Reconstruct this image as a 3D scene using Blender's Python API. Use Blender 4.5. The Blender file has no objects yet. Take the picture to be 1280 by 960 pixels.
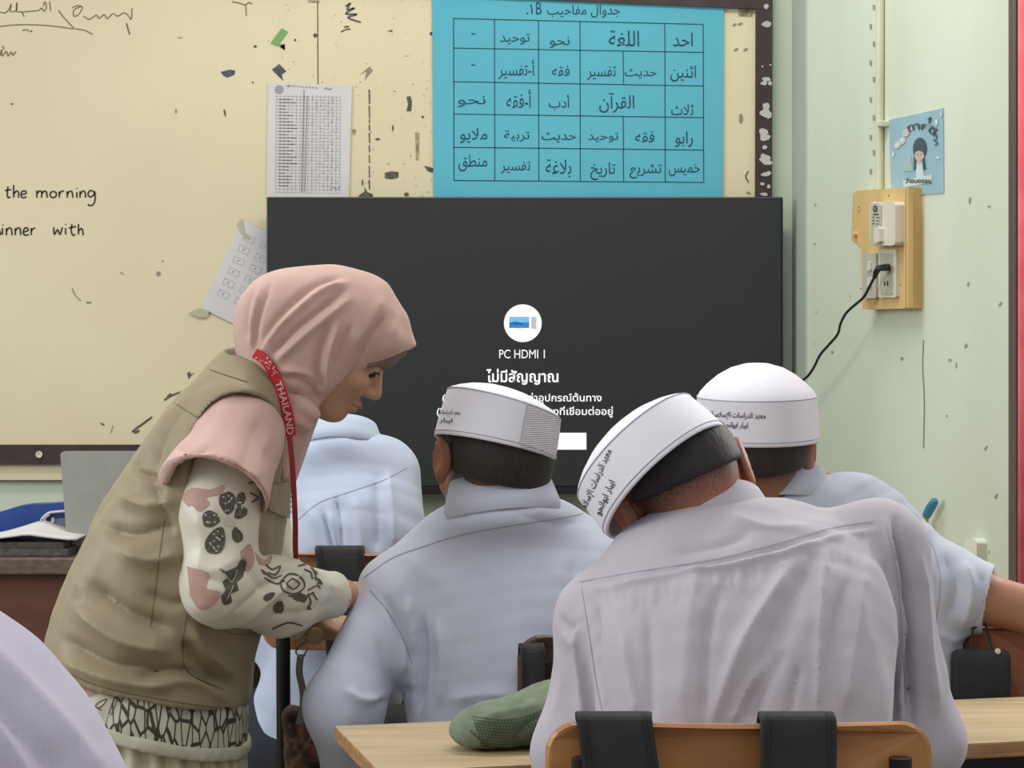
import bpy, bmesh, math, random
import numpy as np
from mathutils import Vector, Matrix, geometry
from mathutils.bvhtree import BVHTree

# ------------------------------------------------------------------ camera, world, lights, exposure
SC = bpy.context.scene
F, CX, YH, CAMH = 2800.0, 640.0, 420.0, 1.27       # focal length in pixels of the 1280x960 frame, horizon row, eye height
cam = bpy.data.cameras.new('camera'); camo = bpy.data.objects.new('camera', cam)
SC.collection.objects.link(camo); SC.camera = camo
camo.location = (0, 0, CAMH); camo.rotation_euler = (math.pi/2, 0, 0)
cam.sensor_fit = 'HORIZONTAL'; cam.sensor_width = 36.0
cam.lens = F/1280*36.0; cam.shift_y = (YH-480)/1280.0
cam.clip_start = 0.05

w = bpy.data.worlds.new('world'); SC.world = w; w.use_nodes = True
bg = w.node_tree.nodes['Background']
_nt = w.node_tree; _tc = _nt.nodes.new('ShaderNodeTexCoord'); _sx = _nt.nodes.new('ShaderNodeSeparateXYZ'); _rp = _nt.nodes.new('ShaderNodeValToRGB')
_nt.links.new(_tc.outputs['Generated'], _sx.inputs[0]); _nt.links.new(_sx.outputs['Z'], _rp.inputs[0]); _nt.links.new(_rp.outputs[0], bg.inputs[0])
_rp.color_ramp.elements[0].position = 0.0; _rp.color_ramp.elements[0].color = (0.33, 0.335, 0.345, 1)      # dim rear of the room
_rp.color_ramp.elements[1].position = 0.75; _rp.color_ramp.elements[1].color = (1.0, 1.0, 0.99, 1)       # bright above
bg.inputs[1].default_value = 0.85

def area(name, loc, target, sx, sy, power, col):
    l = bpy.data.lights.new(name, 'AREA'); l.shape = 'RECTANGLE'; l.size = sx; l.size_y = sy
    l.energy = power; l.color = col
    o = bpy.data.objects.new(name, l); SC.collection.objects.link(o)
    o.location = loc
    o.rotation_euler = (Vector(target)-Vector(loc)).to_track_quat('-Z', 'Y').to_euler()
    return o
area('window_daylight_right', (2.6, 5.0, 2.4), (0.6, 3.5, 0.9), 1.4, 1.3, 62, (1.0, 0.98, 0.94))
area('window_daylight_left', (-3.6, 2.6, 2.2), (0.2, 3.8, 0.9), 2.2, 1.4, 70, (0.97, 0.98, 1.0))
area('ceiling_tube_front', (0.1, 4.0, 3.1), (0.1, 4.0, 0), 1.3, 0.3, 27, (1.0, 0.97, 0.9))
area('ceiling_tube_rear', (-0.4, 1.2, 3.1), (0.0, 2.4, 0), 1.3, 0.3, 6, (1.0, 0.97, 0.92))
vs = SC.view_settings
vs.view_transform = 'Standard'; vs.look = 'None'; vs.gamma = 1.0; vs.use_curve_mapping = False
vs.exposure = 0.0
SC.display_settings.display_device = 'sRGB'

# ------------------------------------------------------------------ helpers
random.seed(7); RNG = np.random.default_rng(7)
CAM0 = Vector((0, 0, CAMH))
def P(px, py, d): return Vector(((px-CX)*d/F, d, CAMH-(py-YH)*d/F))
def lin(c):
    r = []
    for v in c:
        v /= 255.0
        r.append(v/12.92 if v <= 0.04045 else ((v+0.055)/1.055)**2.4)
    return (r[0], r[1], r[2], 1.0)

_mats = {}
def mat(name, rgb, rough=0.7, rgb2=None, nscale=6.0, ndetail=4.0, stretch=(1,1,1), contrast=(0.35,0.65), bump=None, emit=0.0,
        metal=0.0, sheen=0.0, spec=None, wrinkle=None):
    """procedural principled material; rgb2 mixes in by noise; bump=(scale, strength, distance)"""
    if name in _mats: return _mats[name]
    m = bpy.data.materials.new(name); m.use_nodes = True; nt = m.node_tree; N, L = nt.nodes, nt.links
    b = N['Principled BSDF']; b.inputs['Roughness'].default_value = rough; b.inputs['Metallic'].default_value = metal
    if sheen: b.inputs['Sheen Weight'].default_value = sheen
    if spec is not None: b.inputs['Specular IOR Level'].default_value = spec
    b.inputs['Base Color'].default_value = lin(rgb)
    tc = N.new('ShaderNodeTexCoord'); mp = N.new('ShaderNodeMapping'); mp.inputs['Scale'].default_value = stretch
    L.new(tc.outputs['Object'], mp.inputs[0])
    if rgb2 is None: rgb2 = tuple(max(0, v*0.95) for v in rgb)
    n = N.new('ShaderNodeTexNoise'); n.inputs['Scale'].default_value = nscale; n.inputs['Detail'].default_value = ndetail
    L.new(mp.outputs[0], n.inputs['Vector'])
    r = N.new('ShaderNodeValToRGB'); r.color_ramp.elements[0].position = contrast[0]; r.color_ramp.elements[1].position = contrast[1]
    r.color_ramp.elements[0].color = lin(rgb); r.color_ramp.elements[1].color = lin(rgb2)
    L.new(n.outputs['Fac'], r.inputs[0]); L.new(r.outputs[0], b.inputs['Base Color'])
    if bump:
        n2 = N.new('ShaderNodeTexNoise'); n2.inputs['Scale'].default_value = bump[0]; n2.inputs['Detail'].default_value = 3
        L.new(mp.outputs[0], n2.inputs['Vector'])
        bp = N.new('ShaderNodeBump'); bp.inputs['Strength'].default_value = bump[1]; bp.inputs['Distance'].default_value = bump[2]
        L.new(n2.outputs['Fac'], bp.inputs['Height']); L.new(bp.outputs[0], b.inputs['Normal'])
    if wrinkle:                                          # creases of worn cloth: (scale, strength, distance)
        mp2 = N.new('ShaderNodeMapping'); mp2.inputs['Scale'].default_value = (1, 1, 0.42); L.new(tc.outputs['Object'], mp2.inputs[0])
        n3 = N.new('ShaderNodeTexNoise'); n3.noise_type = 'RIDGED_MULTIFRACTAL'; n3.inputs['Scale'].default_value = wrinkle[0]; n3.inputs['Detail'].default_value = 2.5; n3.inputs['Roughness'].default_value = 0.4
        n3.inputs['Distortion'].default_value = 0.5; L.new(mp2.outputs[0], n3.inputs['Vector'])
        b2 = N.new('ShaderNodeBump'); b2.inputs['Strength'].default_value = wrinkle[1]; b2.inputs['Distance'].default_value = wrinkle[2]
        L.new(n3.outputs['Fac'], b2.inputs['Height'])
        if bump: L.new(bp.outputs[0], b2.inputs['Normal'])
        L.new(b2.outputs[0], b.inputs['Normal'])
    if emit:
        b.inputs['Emission Color'].default_value = lin(rgb); b.inputs['Emission Strength'].default_value = emit
    _mats[name] = m
    return m

_W = {}
def wloc(o):
    return _W.get(o.name, Vector((0,0,0)))
def root(name, loc, label, cat, group=None):
    o = bpy.data.objects.new(name, None); SC.collection.objects.link(o); o.location = loc; o.empty_display_size = 0.1
    o['label'] = label; o['category'] = cat
    if group: o['group'] = group
    _W[o.name] = Vector(loc); return o
def mk(name, V, Fc, mt, parent=None, smooth=False, label=None, cat=None, group=None, kind=None, fm=None, origin=None):
    """one mesh object; V in world coordinates; parent's origin (or the given origin) becomes its origin"""
    V = np.asarray(V, dtype=float).reshape(-1, 3)
    off = wloc(parent) if parent else Vector(origin) if origin is not None else Vector((0,0,0))
    me = bpy.data.meshes.new(name)
    Vl = V-np.array(off)
    if isinstance(Fc, np.ndarray) and Fc.ndim == 2 and Fc.shape[1] == 4:
        nF = len(Fc); me.vertices.add(len(Vl)); me.vertices.foreach_set('co', Vl.astype(np.float32).ravel())
        me.loops.add(nF*4); me.loops.foreach_set('vertex_index', Fc.astype(np.int32).ravel())
        me.polygons.add(nF); me.polygons.foreach_set('loop_start', np.arange(0, nF*4, 4, dtype=np.int32))
        me.update(calc_edges=True)
    else:
        me.from_pydata([tuple(v) for v in Vl], [], [tuple(int(i) for i in f) for f in Fc]); me.update()
    for m in (mt if isinstance(mt, (list, tuple)) else [mt]): me.materials.append(m)
    if fm is not None: me.polygons.foreach_set('material_index', np.asarray(fm, dtype=np.int32))
    if smooth: me.polygons.foreach_set('use_smooth', np.ones(len(me.polygons), dtype=bool))
    o = bpy.data.objects.new(name, me); SC.collection.objects.link(o)
    if parent: o.parent = parent
    elif origin is not None: o.location = origin
    _W[o.name] = Vector(off)
    if label: o['label'] = label
    if cat: o['category'] = cat
    if group: o['group'] = group
    if kind: o['kind'] = kind
    return o

class MB:
    """collects shapes of ONE mesh"""
    def __init__(s): s.v = []; s.f = []; s.m = []
    def add(s, V, Fc, mi=0):
        o = len(s.v); s.v += [tuple(v) for v in V]; s.f += [tuple(i+o for i in f) for f in Fc]; s.m += [mi]*len(Fc); return s
    def box(s, c, half, R=None, bev=0.0, seg=2, mi=0):
        bm = bmesh.new(); bmesh.ops.create_cube(bm, size=2.0)
        for v in bm.verts: v.co = Vector((v.co.x*half[0], v.co.y*half[1], v.co.z*half[2]))
        if bev: bmesh.ops.bevel(bm, geom=list(bm.edges), offset=bev, segments=seg, affect='EDGES', profile=0.5)
        M = R if R is not None else Matrix.Identity(3); c = Vector(c)
        bm.verts.index_update(); V = [M@v.co+c for v in bm.verts]; Fc = [[v.index for v in f.verts] for f in bm.faces]; bm.free()
        return s.add(V, Fc, mi)
    def tube(s, pts, r, n=12, mi=0, caps=True, flat=None):
        pts = [Vector(p) for p in pts]; rs = r if isinstance(r, (list, tuple)) else [r]*len(pts)
        V = []; Fc = []; up = None
        for i, p in enumerate(pts):
            t = (pts[min(i+1, len(pts)-1)]-pts[max(i-1, 0)]).normalized()
            if up is None: up = t.orthogonal().normalized()
            up = (up-t*up.dot(t)).normalized(); sd = t.cross(up)
            for k in range(n):
                a = 2*math.pi*k/n; V.append(p+(up*math.cos(a)+sd*math.sin(a)*(flat or 1))*rs[i])
        for i in range(len(pts)-1):
            for k in range(n):
                Fc.append((i*n+k, i*n+(k+1)%n, (i+1)*n+(k+1)%n, (i+1)*n+k))
        if caps: Fc.append(tuple(range(n-1, -1, -1))); Fc.append(tuple(range((len(pts)-1)*n, len(pts)*n)))
        return s.add(V, Fc, mi)
    def cyl(s, c, r, h, axis=(0,0,1), n=24, mi=0, prof=None):
        """lathe about axis from c; prof = [(radius, height)]"""
        prof = prof or [(r, 0), (r, h)]
        ax = Vector(axis).normalized(); u = ax.orthogonal().normalized(); v = ax.cross(u); c = Vector(c)
        V = []; Fc = []
        for (rr, hh) in prof:
            for k in range(n):
                a = 2*math.pi*k/n; V.append(c+ax*hh+(u*math.cos(a)+v*math.sin(a))*rr)
        for i in range(len(prof)-1):
            for k in range(n): Fc.append((i*n+k, i*n+(k+1)%n, (i+1)*n+(k+1)%n, (i+1)*n+k))
        Fc.append(tuple(range(n-1, -1, -1))); Fc.append(tuple(range((len(prof)-1)*n, len(prof)*n)))
        return s.add(V, Fc, mi)
    def prism(s, poly, ext, mi=0):
        """polygon of world points extruded by vector ext"""
        poly = [Vector(p) for p in poly]; n = len(poly); ext = Vector(ext)
        V = poly+[p+ext for p in poly]
        Fc = [tuple(range(n)), tuple(range(2*n-1, n-1, -1))]+[(i, i+n, (i+1)%n+n, (i+1)%n) for i in range(n)]
        return s.add(V, Fc, mi)
    def build(s, name, mt, parent=None, **k):
        o = mk(name, s.v, s.f, mt, parent, fm=s.m, **k)
        bm = bmesh.new(); bm.from_mesh(o.data); bmesh.ops.recalc_face_normals(bm, faces=bm.faces); bm.to_mesh(o.data); bm.free()
        return o

def crv(pts, n=8):
    """Catmull-Rom resample of a list of tuples"""
    A = np.asarray([tuple(p) for p in pts], dtype=float)
    if len(A) < 3: return [tuple(a) for a in A]
    E = np.vstack([2*A[0]-A[1], A, 2*A[-1]-A[-2]]); out = []
    for i in range(1, len(E)-2):
        p0, p1, p2, p3 = E[i-1], E[i], E[i+1], E[i+2]
        for k in range(n):
            t = k/n
            out.append(0.5*((2*p1)+(-p0+p2)*t+(2*p0-5*p1+4*p2-p3)*t*t+(-p0+3*p1-3*p2+p3)*t**3))
    out.append(A[-1])
    return [tuple(o) for o in out]

# ---- writing: text turned into flat triangles
ARA = {'ا':(0xFE8D,2),'أ':(0xFE83,2),'آ':(0xFE81,2),'إ':(0xFE87,2),'ب':(0xFE8F,4),'ة':(0xFE93,2),'ت':(0xFE95,4),'ث':(0xFE99,4),'ج':(0xFE9D,4),
       'ح':(0xFEA1,4),'خ':(0xFEA5,4),'د':(0xFEA9,2),'ذ':(0xFEAB,2),'ر':(0xFEAD,2),'ز':(0xFEAF,2),'س':(0xFEB1,4),'ش':(0xFEB5,4),'ص':(0xFEB9,4),
       'ط':(0xFEC1,4),'ع':(0xFEC9,4),'غ':(0xFECD,4),'ف':(0xFED1,4),'ق':(0xFED5,4),'ك':(0xFED9,4),'ل':(0xFEDD,4),'م':(0xFEE1,4),'ن':(0xFEE5,4),
       'ه':(0xFEE9,4),'و':(0xFEED,2),'ى':(0xFEEF,2),'ي':(0xFEF1,4),'ﻻ':(0xFEFB,2),'ﻹ':(0xFEF9,2)}
def arabic(s):
    s = s.replace('لا', 'ﻻ').replace('لإ', 'ﻹ'); out = []
    for i, c in enumerate(s):
        if c not in ARA: out.append(c); continue
        b, n = ARA[c]
        pj = i > 0 and s[i-1] in ARA and ARA[s[i-1]][1] == 4
        nj = n == 4 and i+1 < len(s) and s[i+1] in ARA
        k = (3 if nj else 1) if pj else (2 if nj else 0)
        out.append(chr(b+k))
    return ''.join(reversed(out))
def text2d(s, bold=0.0, shear=0.0):
    c = bpy.data.curves.new('writing', 'FONT'); c.body = s; c.size = 1.0; c.offset = bold; c.shear = shear; c.resolution_u = 3
    o = bpy.data.objects.new('writing', c); SC.collection.objects.link(o)
    m = bpy.data.meshes.new_from_object(o.evaluated_get(bpy.context.evaluated_depsgraph_get()))
    V = np.array([v.co[:2] for v in m.vertices]).reshape(-1, 2); Fc = [tuple(p.vertices) for p in m.polygons]
    bpy.data.objects.remove(o); bpy.data.curves.remove(c); bpy.data.meshes.remove(m)
    lo, hi = V.min(0), V.max(0)
    return V, Fc, lo, hi
def text_in(s, x0, y0, x1, y1, **k):
    """text fitted in a pixel box -> pixel coordinates"""
    V, Fc, lo, hi = text2d(s, **k)
    U = (V-lo)/(hi-lo)
    return np.stack([x0+U[:, 0]*(x1-x0), y1-U[:, 1]*(y1-y0)], 1), Fc
def stroke2d(pts, wd):
    """polyline in pixels -> ribbon polygons"""
    A = np.asarray(pts, dtype=float); 
    if len(A) < 2: return np.zeros((0,2)), []
    T = np.gradient(A, axis=0); T /= np.linalg.norm(T, axis=1, keepdims=True)+1e-9
    Nn = np.stack([-T[:, 1], T[:, 0]], 1)*wd/2
    V = np.empty((len(A)*2, 2)); V[0::2] = A+Nn; V[1::2] = A-Nn
    return V, [(2*i, 2*i+1, 2*i+3, 2*i+2) for i in range(len(A)-1)]
class Flat:
    """flat marks collected in pixel coordinates, put on a plane or on a surface"""
    def __init__(s): s.v = []; s.f = []; s.m = []; s.g = []; s.n = 0; s.auto = False
    def new(s): s.n += 1; return s
    def add(s, V, Fc, mi=0):
        if s.auto: s.n += 1
        o = len(s.v); s.v += [tuple(v) for v in V]; s.f += [tuple(i+o for i in f) for f in Fc]; s.m += [mi]*len(Fc); s.g += [s.n]*len(Fc); return s
    def text(s, t, x0, y0, x1, y1, mi=0, **k): return s.add(*text_in(t, x0, y0, x1, y1, **k), mi)
    def line(s, pts, wd, mi=0, n=6): return s.add(*stroke2d(crv(pts, n) if len(pts) > 2 else pts, wd), mi)
    def poly(s, pts, mi=0): return s.add(pts, [tuple(range(len(pts)))], mi)
    def disc(s, cx, cy, rx, ry=None, mi=0, n=28, rot=0):
        ry = ry or rx; c, q = math.cos(rot), math.sin(rot)
        return s.poly([(cx+rx*math.cos(a)*c-ry*math.sin(a)*q, cy+rx*math.cos(a)*q+ry*math.sin(a)*c) for a in np.linspace(0, 2*math.pi, n, endpoint=False)], mi)
    def fine(s, L):
        """cut every face down to edges of L pixels, so that it can follow a curved surface"""
        bm = bmesh.new(); gl = bm.faces.layers.int.new('g'); vs_ = [bm.verts.new((v[0], v[1], 0)) for v in s.v]
        for f, m, g in zip(s.f, s.m, s.g):
            try: nf = bm.faces.new([vs_[i] for i in f]); nf.material_index = m; nf[gl] = g
            except ValueError: pass
        bmesh.ops.triangulate(bm, faces=bm.faces)
        for _ in range(6):
            es = [e for e in bm.edges if e.calc_length() > L]
            if not es: break
            bmesh.ops.subdivide_edges(bm, edges=es, cuts=1); bmesh.ops.triangulate(bm, faces=[f for f in bm.faces if len(f.verts) > 3])
        bm.verts.index_update()
        s.v = [(v.co.x, v.co.y) for v in bm.verts]; s.f = [tuple(v.index for v in f.verts) for f in bm.faces]; s.m = [f.material_index for f in bm.faces]; s.g = [f[gl] for f in bm.faces]
        bm.free(); return s
    def each(s, name, mt, parent, mapf, step=(0, -0.00002, 0), **k):
        """one part for every group of marks"""
        for j, g in enumerate(sorted(set(s.g))):
            fi = [i for i in range(len(s.f)) if s.g[i] == g]; used = sorted({v for i in fi for v in s.f[i]}); ix = {v: n for n, v in enumerate(used)}
            mk(name, [tuple(mapf(*s.v[v])+Vector(step)*j) for v in used], [tuple(ix[v] for v in s.f[i]) for i in fi], mt, parent, fm=[s.m[i] for i in fi], **k)
    def on_plane(s, name, mt, parent, mapf, **k):
        return mk(name, [tuple(mapf(x, y)) for x, y in s.v], s.f, mt, parent, fm=s.m, **k)
    def on(s, name, mt, parent, bvh, off=0.0008, L=None, **k):
        if L: s.fine(L)
        V = []; ok = []
        for x, y in s.v:
            dr = P(x, y, 1.0)-CAM0; dr.normalize()
            h = bvh.ray_cast(CAM0, dr)
            if h[0] is None: V.append((0,0,0)); ok.append(False)
            else:
                nn = h[1] if h[1].dot(dr) < 0 else -h[1]
                V.append(h[0]+nn*off); ok.append(True)
        keep = []
        for i, f in enumerate(s.f):
            if not all(ok[j] for j in f): continue
            ds = [V[j].y for j in f]
            if max(ds)-min(ds) > 0.05: continue
            keep.append(i)
        o = None
        for g in sorted({s.g[i] for i in keep}):
            kp = [i for i in keep if s.g[i] == g]; used = sorted({j for i in kp for j in s.f[i]}); ix = {j: n for n, j in enumerate(used)}
            o = mk(name, [V[j] for j in used], [tuple(ix[j] for j in s.f[i]) for i in kp], mt, parent, fm=[s.m[i] for i in kp], **k)
        return o

# ---- solid fields: smooth unions of limbs, meshed as one continuous surface
def A3(v): return np.array(tuple(v), dtype=np.float32)
class Field:
    def __init__(s): s.ops = []
    def _put(s, kind, fn, lo, hi, k): s.ops.append((kind, fn, np.asarray(lo, np.float32), np.asarray(hi, np.float32), k)); return s
    def cone(s, a, b, ra, rb, k=0.02, kind='add', cut=False):
        a, b = A3(a), A3(b); ab = b-a; L2 = float(ab@ab)+1e-12; u = ab/math.sqrt(L2)
        def fn(X):
            t0 = (X-a)@ab/L2; t = np.clip(t0, 0, 1)
            d = np.linalg.norm(X-a-t[:, None]*ab, axis=1)-(ra+(rb-ra)*t)
            if cut: d = np.maximum(d, (X-b)@u)
            return d
        r = max(ra, rb); return s._put(kind, fn, np.minimum(a, b)-r, np.maximum(a, b)+r, k)
    def limb(s, pts, k=0.02, kind='add'):
        """pts = [(vector, radius)]"""
        for (a, ra), (b, rb) in zip(pts[:-1], pts[1:]): s.cone(a, b, ra, rb, k, kind)
        return s
    def ell(s, c, r, R=None, k=0.02, kind='add'):
        c = A3(c); r = np.array(r, np.float32); M = np.array(R, np.float32) if R is not None else np.eye(3, dtype=np.float32)
        def fn(X):
            q = (X-c)@M
            k0 = np.linalg.norm(q/r, axis=1); k1 = np.linalg.norm(q/(r*r), axis=1)
            return np.where(k1 > 1e-9, k0*(k0-1)/np.maximum(k1, 1e-9), -r.min())
        m = float(r.max()); return s._put(kind, fn, c-m, c+m, k)
    def box(s, c, half, R=None, r=0.01, k=0.02, kind='add'):
        c = A3(c); h = np.array(half, np.float32)-r; M = np.array(R, np.float32) if R is not None else np.eye(3, dtype=np.float32)
        def fn(X):
            q = np.abs((X-c)@M)-h
            return np.linalg.norm(np.maximum(q, 0), axis=1)+np.minimum(q.max(1), 0)-r
        m = float(np.linalg.norm(half)); return s._put(kind, fn, c-m, c+m, k)
    def half(s, c, n, kind='cut', k=0.004, lo=None, hi=None):
        """keep only the side opposite to n"""
        c, n = A3(c), A3(n); n = n/np.linalg.norm(n)
        return s._put(kind, lambda X: (X-c)@n, lo if lo is not None else (-9,-9,-9), hi if hi is not None else (9,9,9), k)
    def wedge(s, planes, lo, hi, k=0.004):
        """take away the region inside all planes (c, n): (x-c).n < 0"""
        pl = [(A3(c), A3(n)/np.linalg.norm(A3(n))) for c, n in planes]
        return s._put('sub', lambda X: np.max([(X-c)@n for c, n in pl], axis=0), lo, hi, k)
    def loft(s, st, k=0.03, kind='add', n=4, e=2.0):
        """st = [(center, half width a, half depth b, right vector)]"""
        rows = crv([tuple(c)+(a, b)+tuple(r) for c, a, b, r in st], n); rows = np.array(rows, np.float32)
        def fn(X):
            best = np.full(len(X), 9.0, np.float32)
            for i in range(len(rows)-1):
                p, q = rows[i], rows[i+1]; ab = q[:3]-p[:3]; L2 = float(ab@ab)+1e-12; ax = ab/math.sqrt(L2)
                t = np.clip((X-p[:3])@ab/L2, 0, 1)
                D = X-p[:3]-t[:, None]*ab
                a = p[3]+(q[3]-p[3])*t; b = p[4]+(q[4]-p[4])*t
                rv = p[5:8]+q[5:8]; rv = rv-ax*(rv@ax); rv /= np.linalg.norm(rv); fw = np.cross(ax, rv)
                U = np.abs(D@rv)/a; Vv = np.abs(D@fw)/b; Ww = np.abs(D@ax)/np.minimum(a, b)
                k0 = ((U**e+Vv**e)**(2/e)+Ww**2)**0.5
                g = np.sqrt((U/a)**2+(Vv/b)**2+(Ww/np.minimum(a, b))**2)+1e-9
                d = np.where(k0 > 0.3, k0*(k0-1)/g, -0.7*np.minimum(a, b))
                best = np.minimum(best, d)
            return best
        m = float(max(rows[:, 3].max(), rows[:, 4].max()))
        return s._put(kind, fn, rows[:, :3].min(0)-m, rows[:, :3].max(0)+m, k)
    def ev(s, X, shape_blocks=None, ctr=None, rad=None):
        """X (B, n, 3) in blocks with centres ctr; every op is only worked out where it can matter"""
        B, n, _ = X.shape; D = np.full((B, n), 1.0, np.float32)
        for kind, fn, lo, hi, k in s.ops:
            m = np.all((ctr > lo-rad-k-0.01) & (ctr < hi+rad+k+0.01), axis=1)
            if not m.any(): continue
            sub = fn(X[m].reshape(-1, 3)).reshape(-1, n).astype(np.float32); cur = D[m]
            if kind == 'add':
                h = np.maximum(k-np.abs(cur-sub), 0)/k; D[m] = np.minimum(cur, sub)-h*h*k*0.25
            else:
                q = -sub if kind == 'sub' else sub
                h = np.maximum(k-np.abs(cur-q), 0)/k; D[m] = np.maximum(cur, q)+h*h*k*0.25
        return D
    def mesh(s, h=0.005, smooth=2):
        adds = [o for o in s.ops if o[0] == 'add']
        lo = np.min([o[2] for o in adds], axis=0)-3*h; hi = np.max([o[3] for o in adds], axis=0)+3*h
        nb = np.ceil((hi-lo)/(8*h)).astype(int)+1; H = 8*h
        I = np.stack(np.meshgrid(*[np.arange(q) for q in nb], indexing='ij'), -1).reshape(-1, 3)
        ctr = (lo+(I+0.5)*H).astype(np.float32)
        d = s.ev(ctr[:, None, :], ctr=ctr, rad=H)[:, 0]
        act = np.abs(d) < H*1.6
        I = I[act]; ctr = ctr[act]
        g = np.stack(np.meshgrid(*[np.arange(9)]*3, indexing='ij'), -1).reshape(-1, 3)
        D = np.empty((len(I), 729), np.float32)
        for i in range(0, len(I), 1500):
            J = I[i:i+1500]; X = (lo+(J[:, None, :]*8+g[None])*h).astype(np.float32)
            D[i:i+1500] = s.ev(X, ctr=ctr[i:i+1500], rad=H*0.87)
        D = D.reshape(-1, 9, 9, 9); NX = nb*8+2
        def gid(c): return (c[..., 0].astype(np.int64)*NX[1]+c[..., 1])*NX[2]+c[..., 2]
        S = D < 0
        cs = [(a, b, c) for a in (0, 1) for b in (0, 1) for c in (0, 1)]
        cnt = sum(S[:, a:8+a, b:8+b, c:8+c].astype(np.int8) for a, b, c in cs)
        mix = (cnt > 0) & (cnt < 8); bi, x, y, z = np.nonzero(mix)
        acc = np.zeros((len(bi), 3)); num = np.zeros(len(bi))
        for ax in range(3):
            o1, o2 = [q for q in range(3) if q != ax]
            for u in (0, 1):
                for v in (0, 1):
                    p = [x.copy(), y.copy(), z.copy()]; p[o1] = p[o1]+u; p[o2] = p[o2]+v
                    q = [p[0].copy(), p[1].copy(), p[2].copy()]; q[ax] = q[ax]+1
                    d0 = D[bi, p[0], p[1], p[2]]; d1 = D[bi, q[0], q[1], q[2]]
                    cr = (d0 < 0) != (d1 < 0); t = np.where(cr, d0/np.where(cr, d0-d1, 1), 0)
                    pos = np.zeros((len(bi), 3)); pos[:, o1] = u; pos[:, o2] = v; pos[:, ax] = t
                    acc += pos*cr[:, None]; num += cr
        cell = np.stack([x, y, z], 1)+I[bi]*8
        Vv = lo+(cell+acc/num[:, None])*h
        ids = gid(cell); od = np.argsort(ids); ids_s = ids[od]
        faces = []
        for ax in range(3):
            o1, o2 = [(1, 2), (2, 0), (0, 1)][ax]
            sl0 = S[:, :8, :8, :8]; sh = [slice(0, 8)]*3; sh[ax] = slice(1, 9); sl1 = S[(slice(None),)+tuple(sh)]
            e = sl0 != sl1; b2, i2, j2, k2 = np.nonzero(e)
            c0 = np.stack([i2, j2, k2], 1)+I[b2]*8
            inside = sl0[b2, i2, j2, k2]
            quad = []
            for (u, v) in ((0, 0), (1, 0), (1, 1), (0, 1)):
                cc = c0.copy(); cc[:, o1] -= 1-u; cc[:, o2] -= 1-v
                gg = gid(cc); pos = np.clip(np.searchsorted(ids_s, gg), 0, len(ids_s)-1)
                quad.append(np.where(ids_s[pos] == gg, od[pos], -1))
            Q = np.stack(quad, 1); ok = (Q >= 0).all(1); Q = Q[ok]; ins = inside[ok]
            Q[~ins] = Q[~ins][:, ::-1]; faces.append(Q)
        Fc = np.concatenate(faces)
        used = np.unique(Fc); rm = np.full(len(Vv), -1); rm[used] = np.arange(len(used)); Vv = Vv[used]; Fc = rm[Fc]
        Vv = lap(Vv, Fc, smooth)
        return Vv, Fc
def lap(V, Fc, it, lam=0.5):
    if not it: return V
    E = np.concatenate([Fc[:, [0, 1]], Fc[:, [1, 2]], Fc[:, [2, 3]], Fc[:, [3, 0]]])
    E = np.unique(np.sort(E, axis=1), axis=0); n = np.bincount(E.ravel(), minlength=len(V))[:, None]
    for j in range(it):
        S = np.zeros_like(V)
        for c in range(3):
            S[:, c] = np.bincount(E[:, 0], V[E[:, 1], c], len(V))+np.bincount(E[:, 1], V[E[:, 0], c], len(V))
        V = V+(S/np.maximum(n, 1)-V)*(lam if j % 2 == 0 or it < 3 else -lam*0.9)
    return V
def normals(V, Fc):
    fn = np.cross(V[Fc[:, 2]]-V[Fc[:, 0]], V[Fc[:, 3]]-V[Fc[:, 1]]); N = np.zeros_like(V)
    for c in range(3):
        for q in range(4): N[:, c] += np.bincount(Fc[:, q], fn[:, c], len(V))
    return N/(np.linalg.norm(N, axis=1, keepdims=True)+1e-12)
def pix(V): return np.stack([CX+V[:, 0]*F/V[:, 1], YH-(V[:, 2]-CAMH)*F/V[:, 1]], 1)
def folds(V, Fc, strokes, noise=0.0, seed=1, wl=0.12):
    """cloth folds: ridges (+) and valleys (-) along lines seen from the front; (points, width, height[, power])"""
    N = normals(V, Fc); p = pix(V); dr = V-np.array(CAM0); dr /= np.linalg.norm(dr, axis=1, keepdims=True)
    face = np.clip(-(N*dr).sum(1)*1.6, 0, 1); D = np.zeros(len(V))
    for st in strokes:
        pts, wd, amp = st[:3]; A = np.array(crv(pts, 5) if len(pts) > 2 else pts, dtype=float)
        lo = A.min(0)-3*wd; hi = A.max(0)+3*wd; m = np.nonzero(np.all((p > lo) & (p < hi), axis=1))[0]
        if not len(m): continue
        q = p[m]; best = np.full(len(m), 1e9); bt = np.zeros(len(m)); n = len(A)-1
        for i in range(n):
            ab = A[i+1]-A[i]; t = np.clip((q-A[i])@ab/(ab@ab+1e-9), 0, 1); d = np.linalg.norm(q-A[i]-t[:, None]*ab, axis=1)
            c = d < best; best[c] = d[c]; bt[c] = (i+t[c])/n
        taper = np.clip(np.minimum(bt, 1-bt)*5+0.15, 0, 1)
        D[m] += amp*(0.55*np.exp(-(best/wd)**2)+0.45*np.exp(-best/(0.5*wd)))*taper
    D *= face
    if noise:
        rg = np.random.default_rng(seed); s = np.zeros(len(V))
        for j in range(9):
            kv = rg.normal(size=3); kv[2] *= 0.45; kv *= 2*math.pi/(wl*(0.5+rg.random()*1.2))/np.linalg.norm(kv)
            ph = V@kv+rg.random()*6.3+1.3*np.sin(V@(kv[[1, 2, 0]]*0.6))
            s += 0.45*np.sin(ph)+1.1*(0.5-np.abs(np.sin(ph*0.5)))
        D += noise*s/3
    return V+N*D[:, None]
def bvh_of(V, Fc): return BVHTree.FromPolygons([tuple(v) for v in V], [tuple(int(i) for i in f) for f in Fc])
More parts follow.
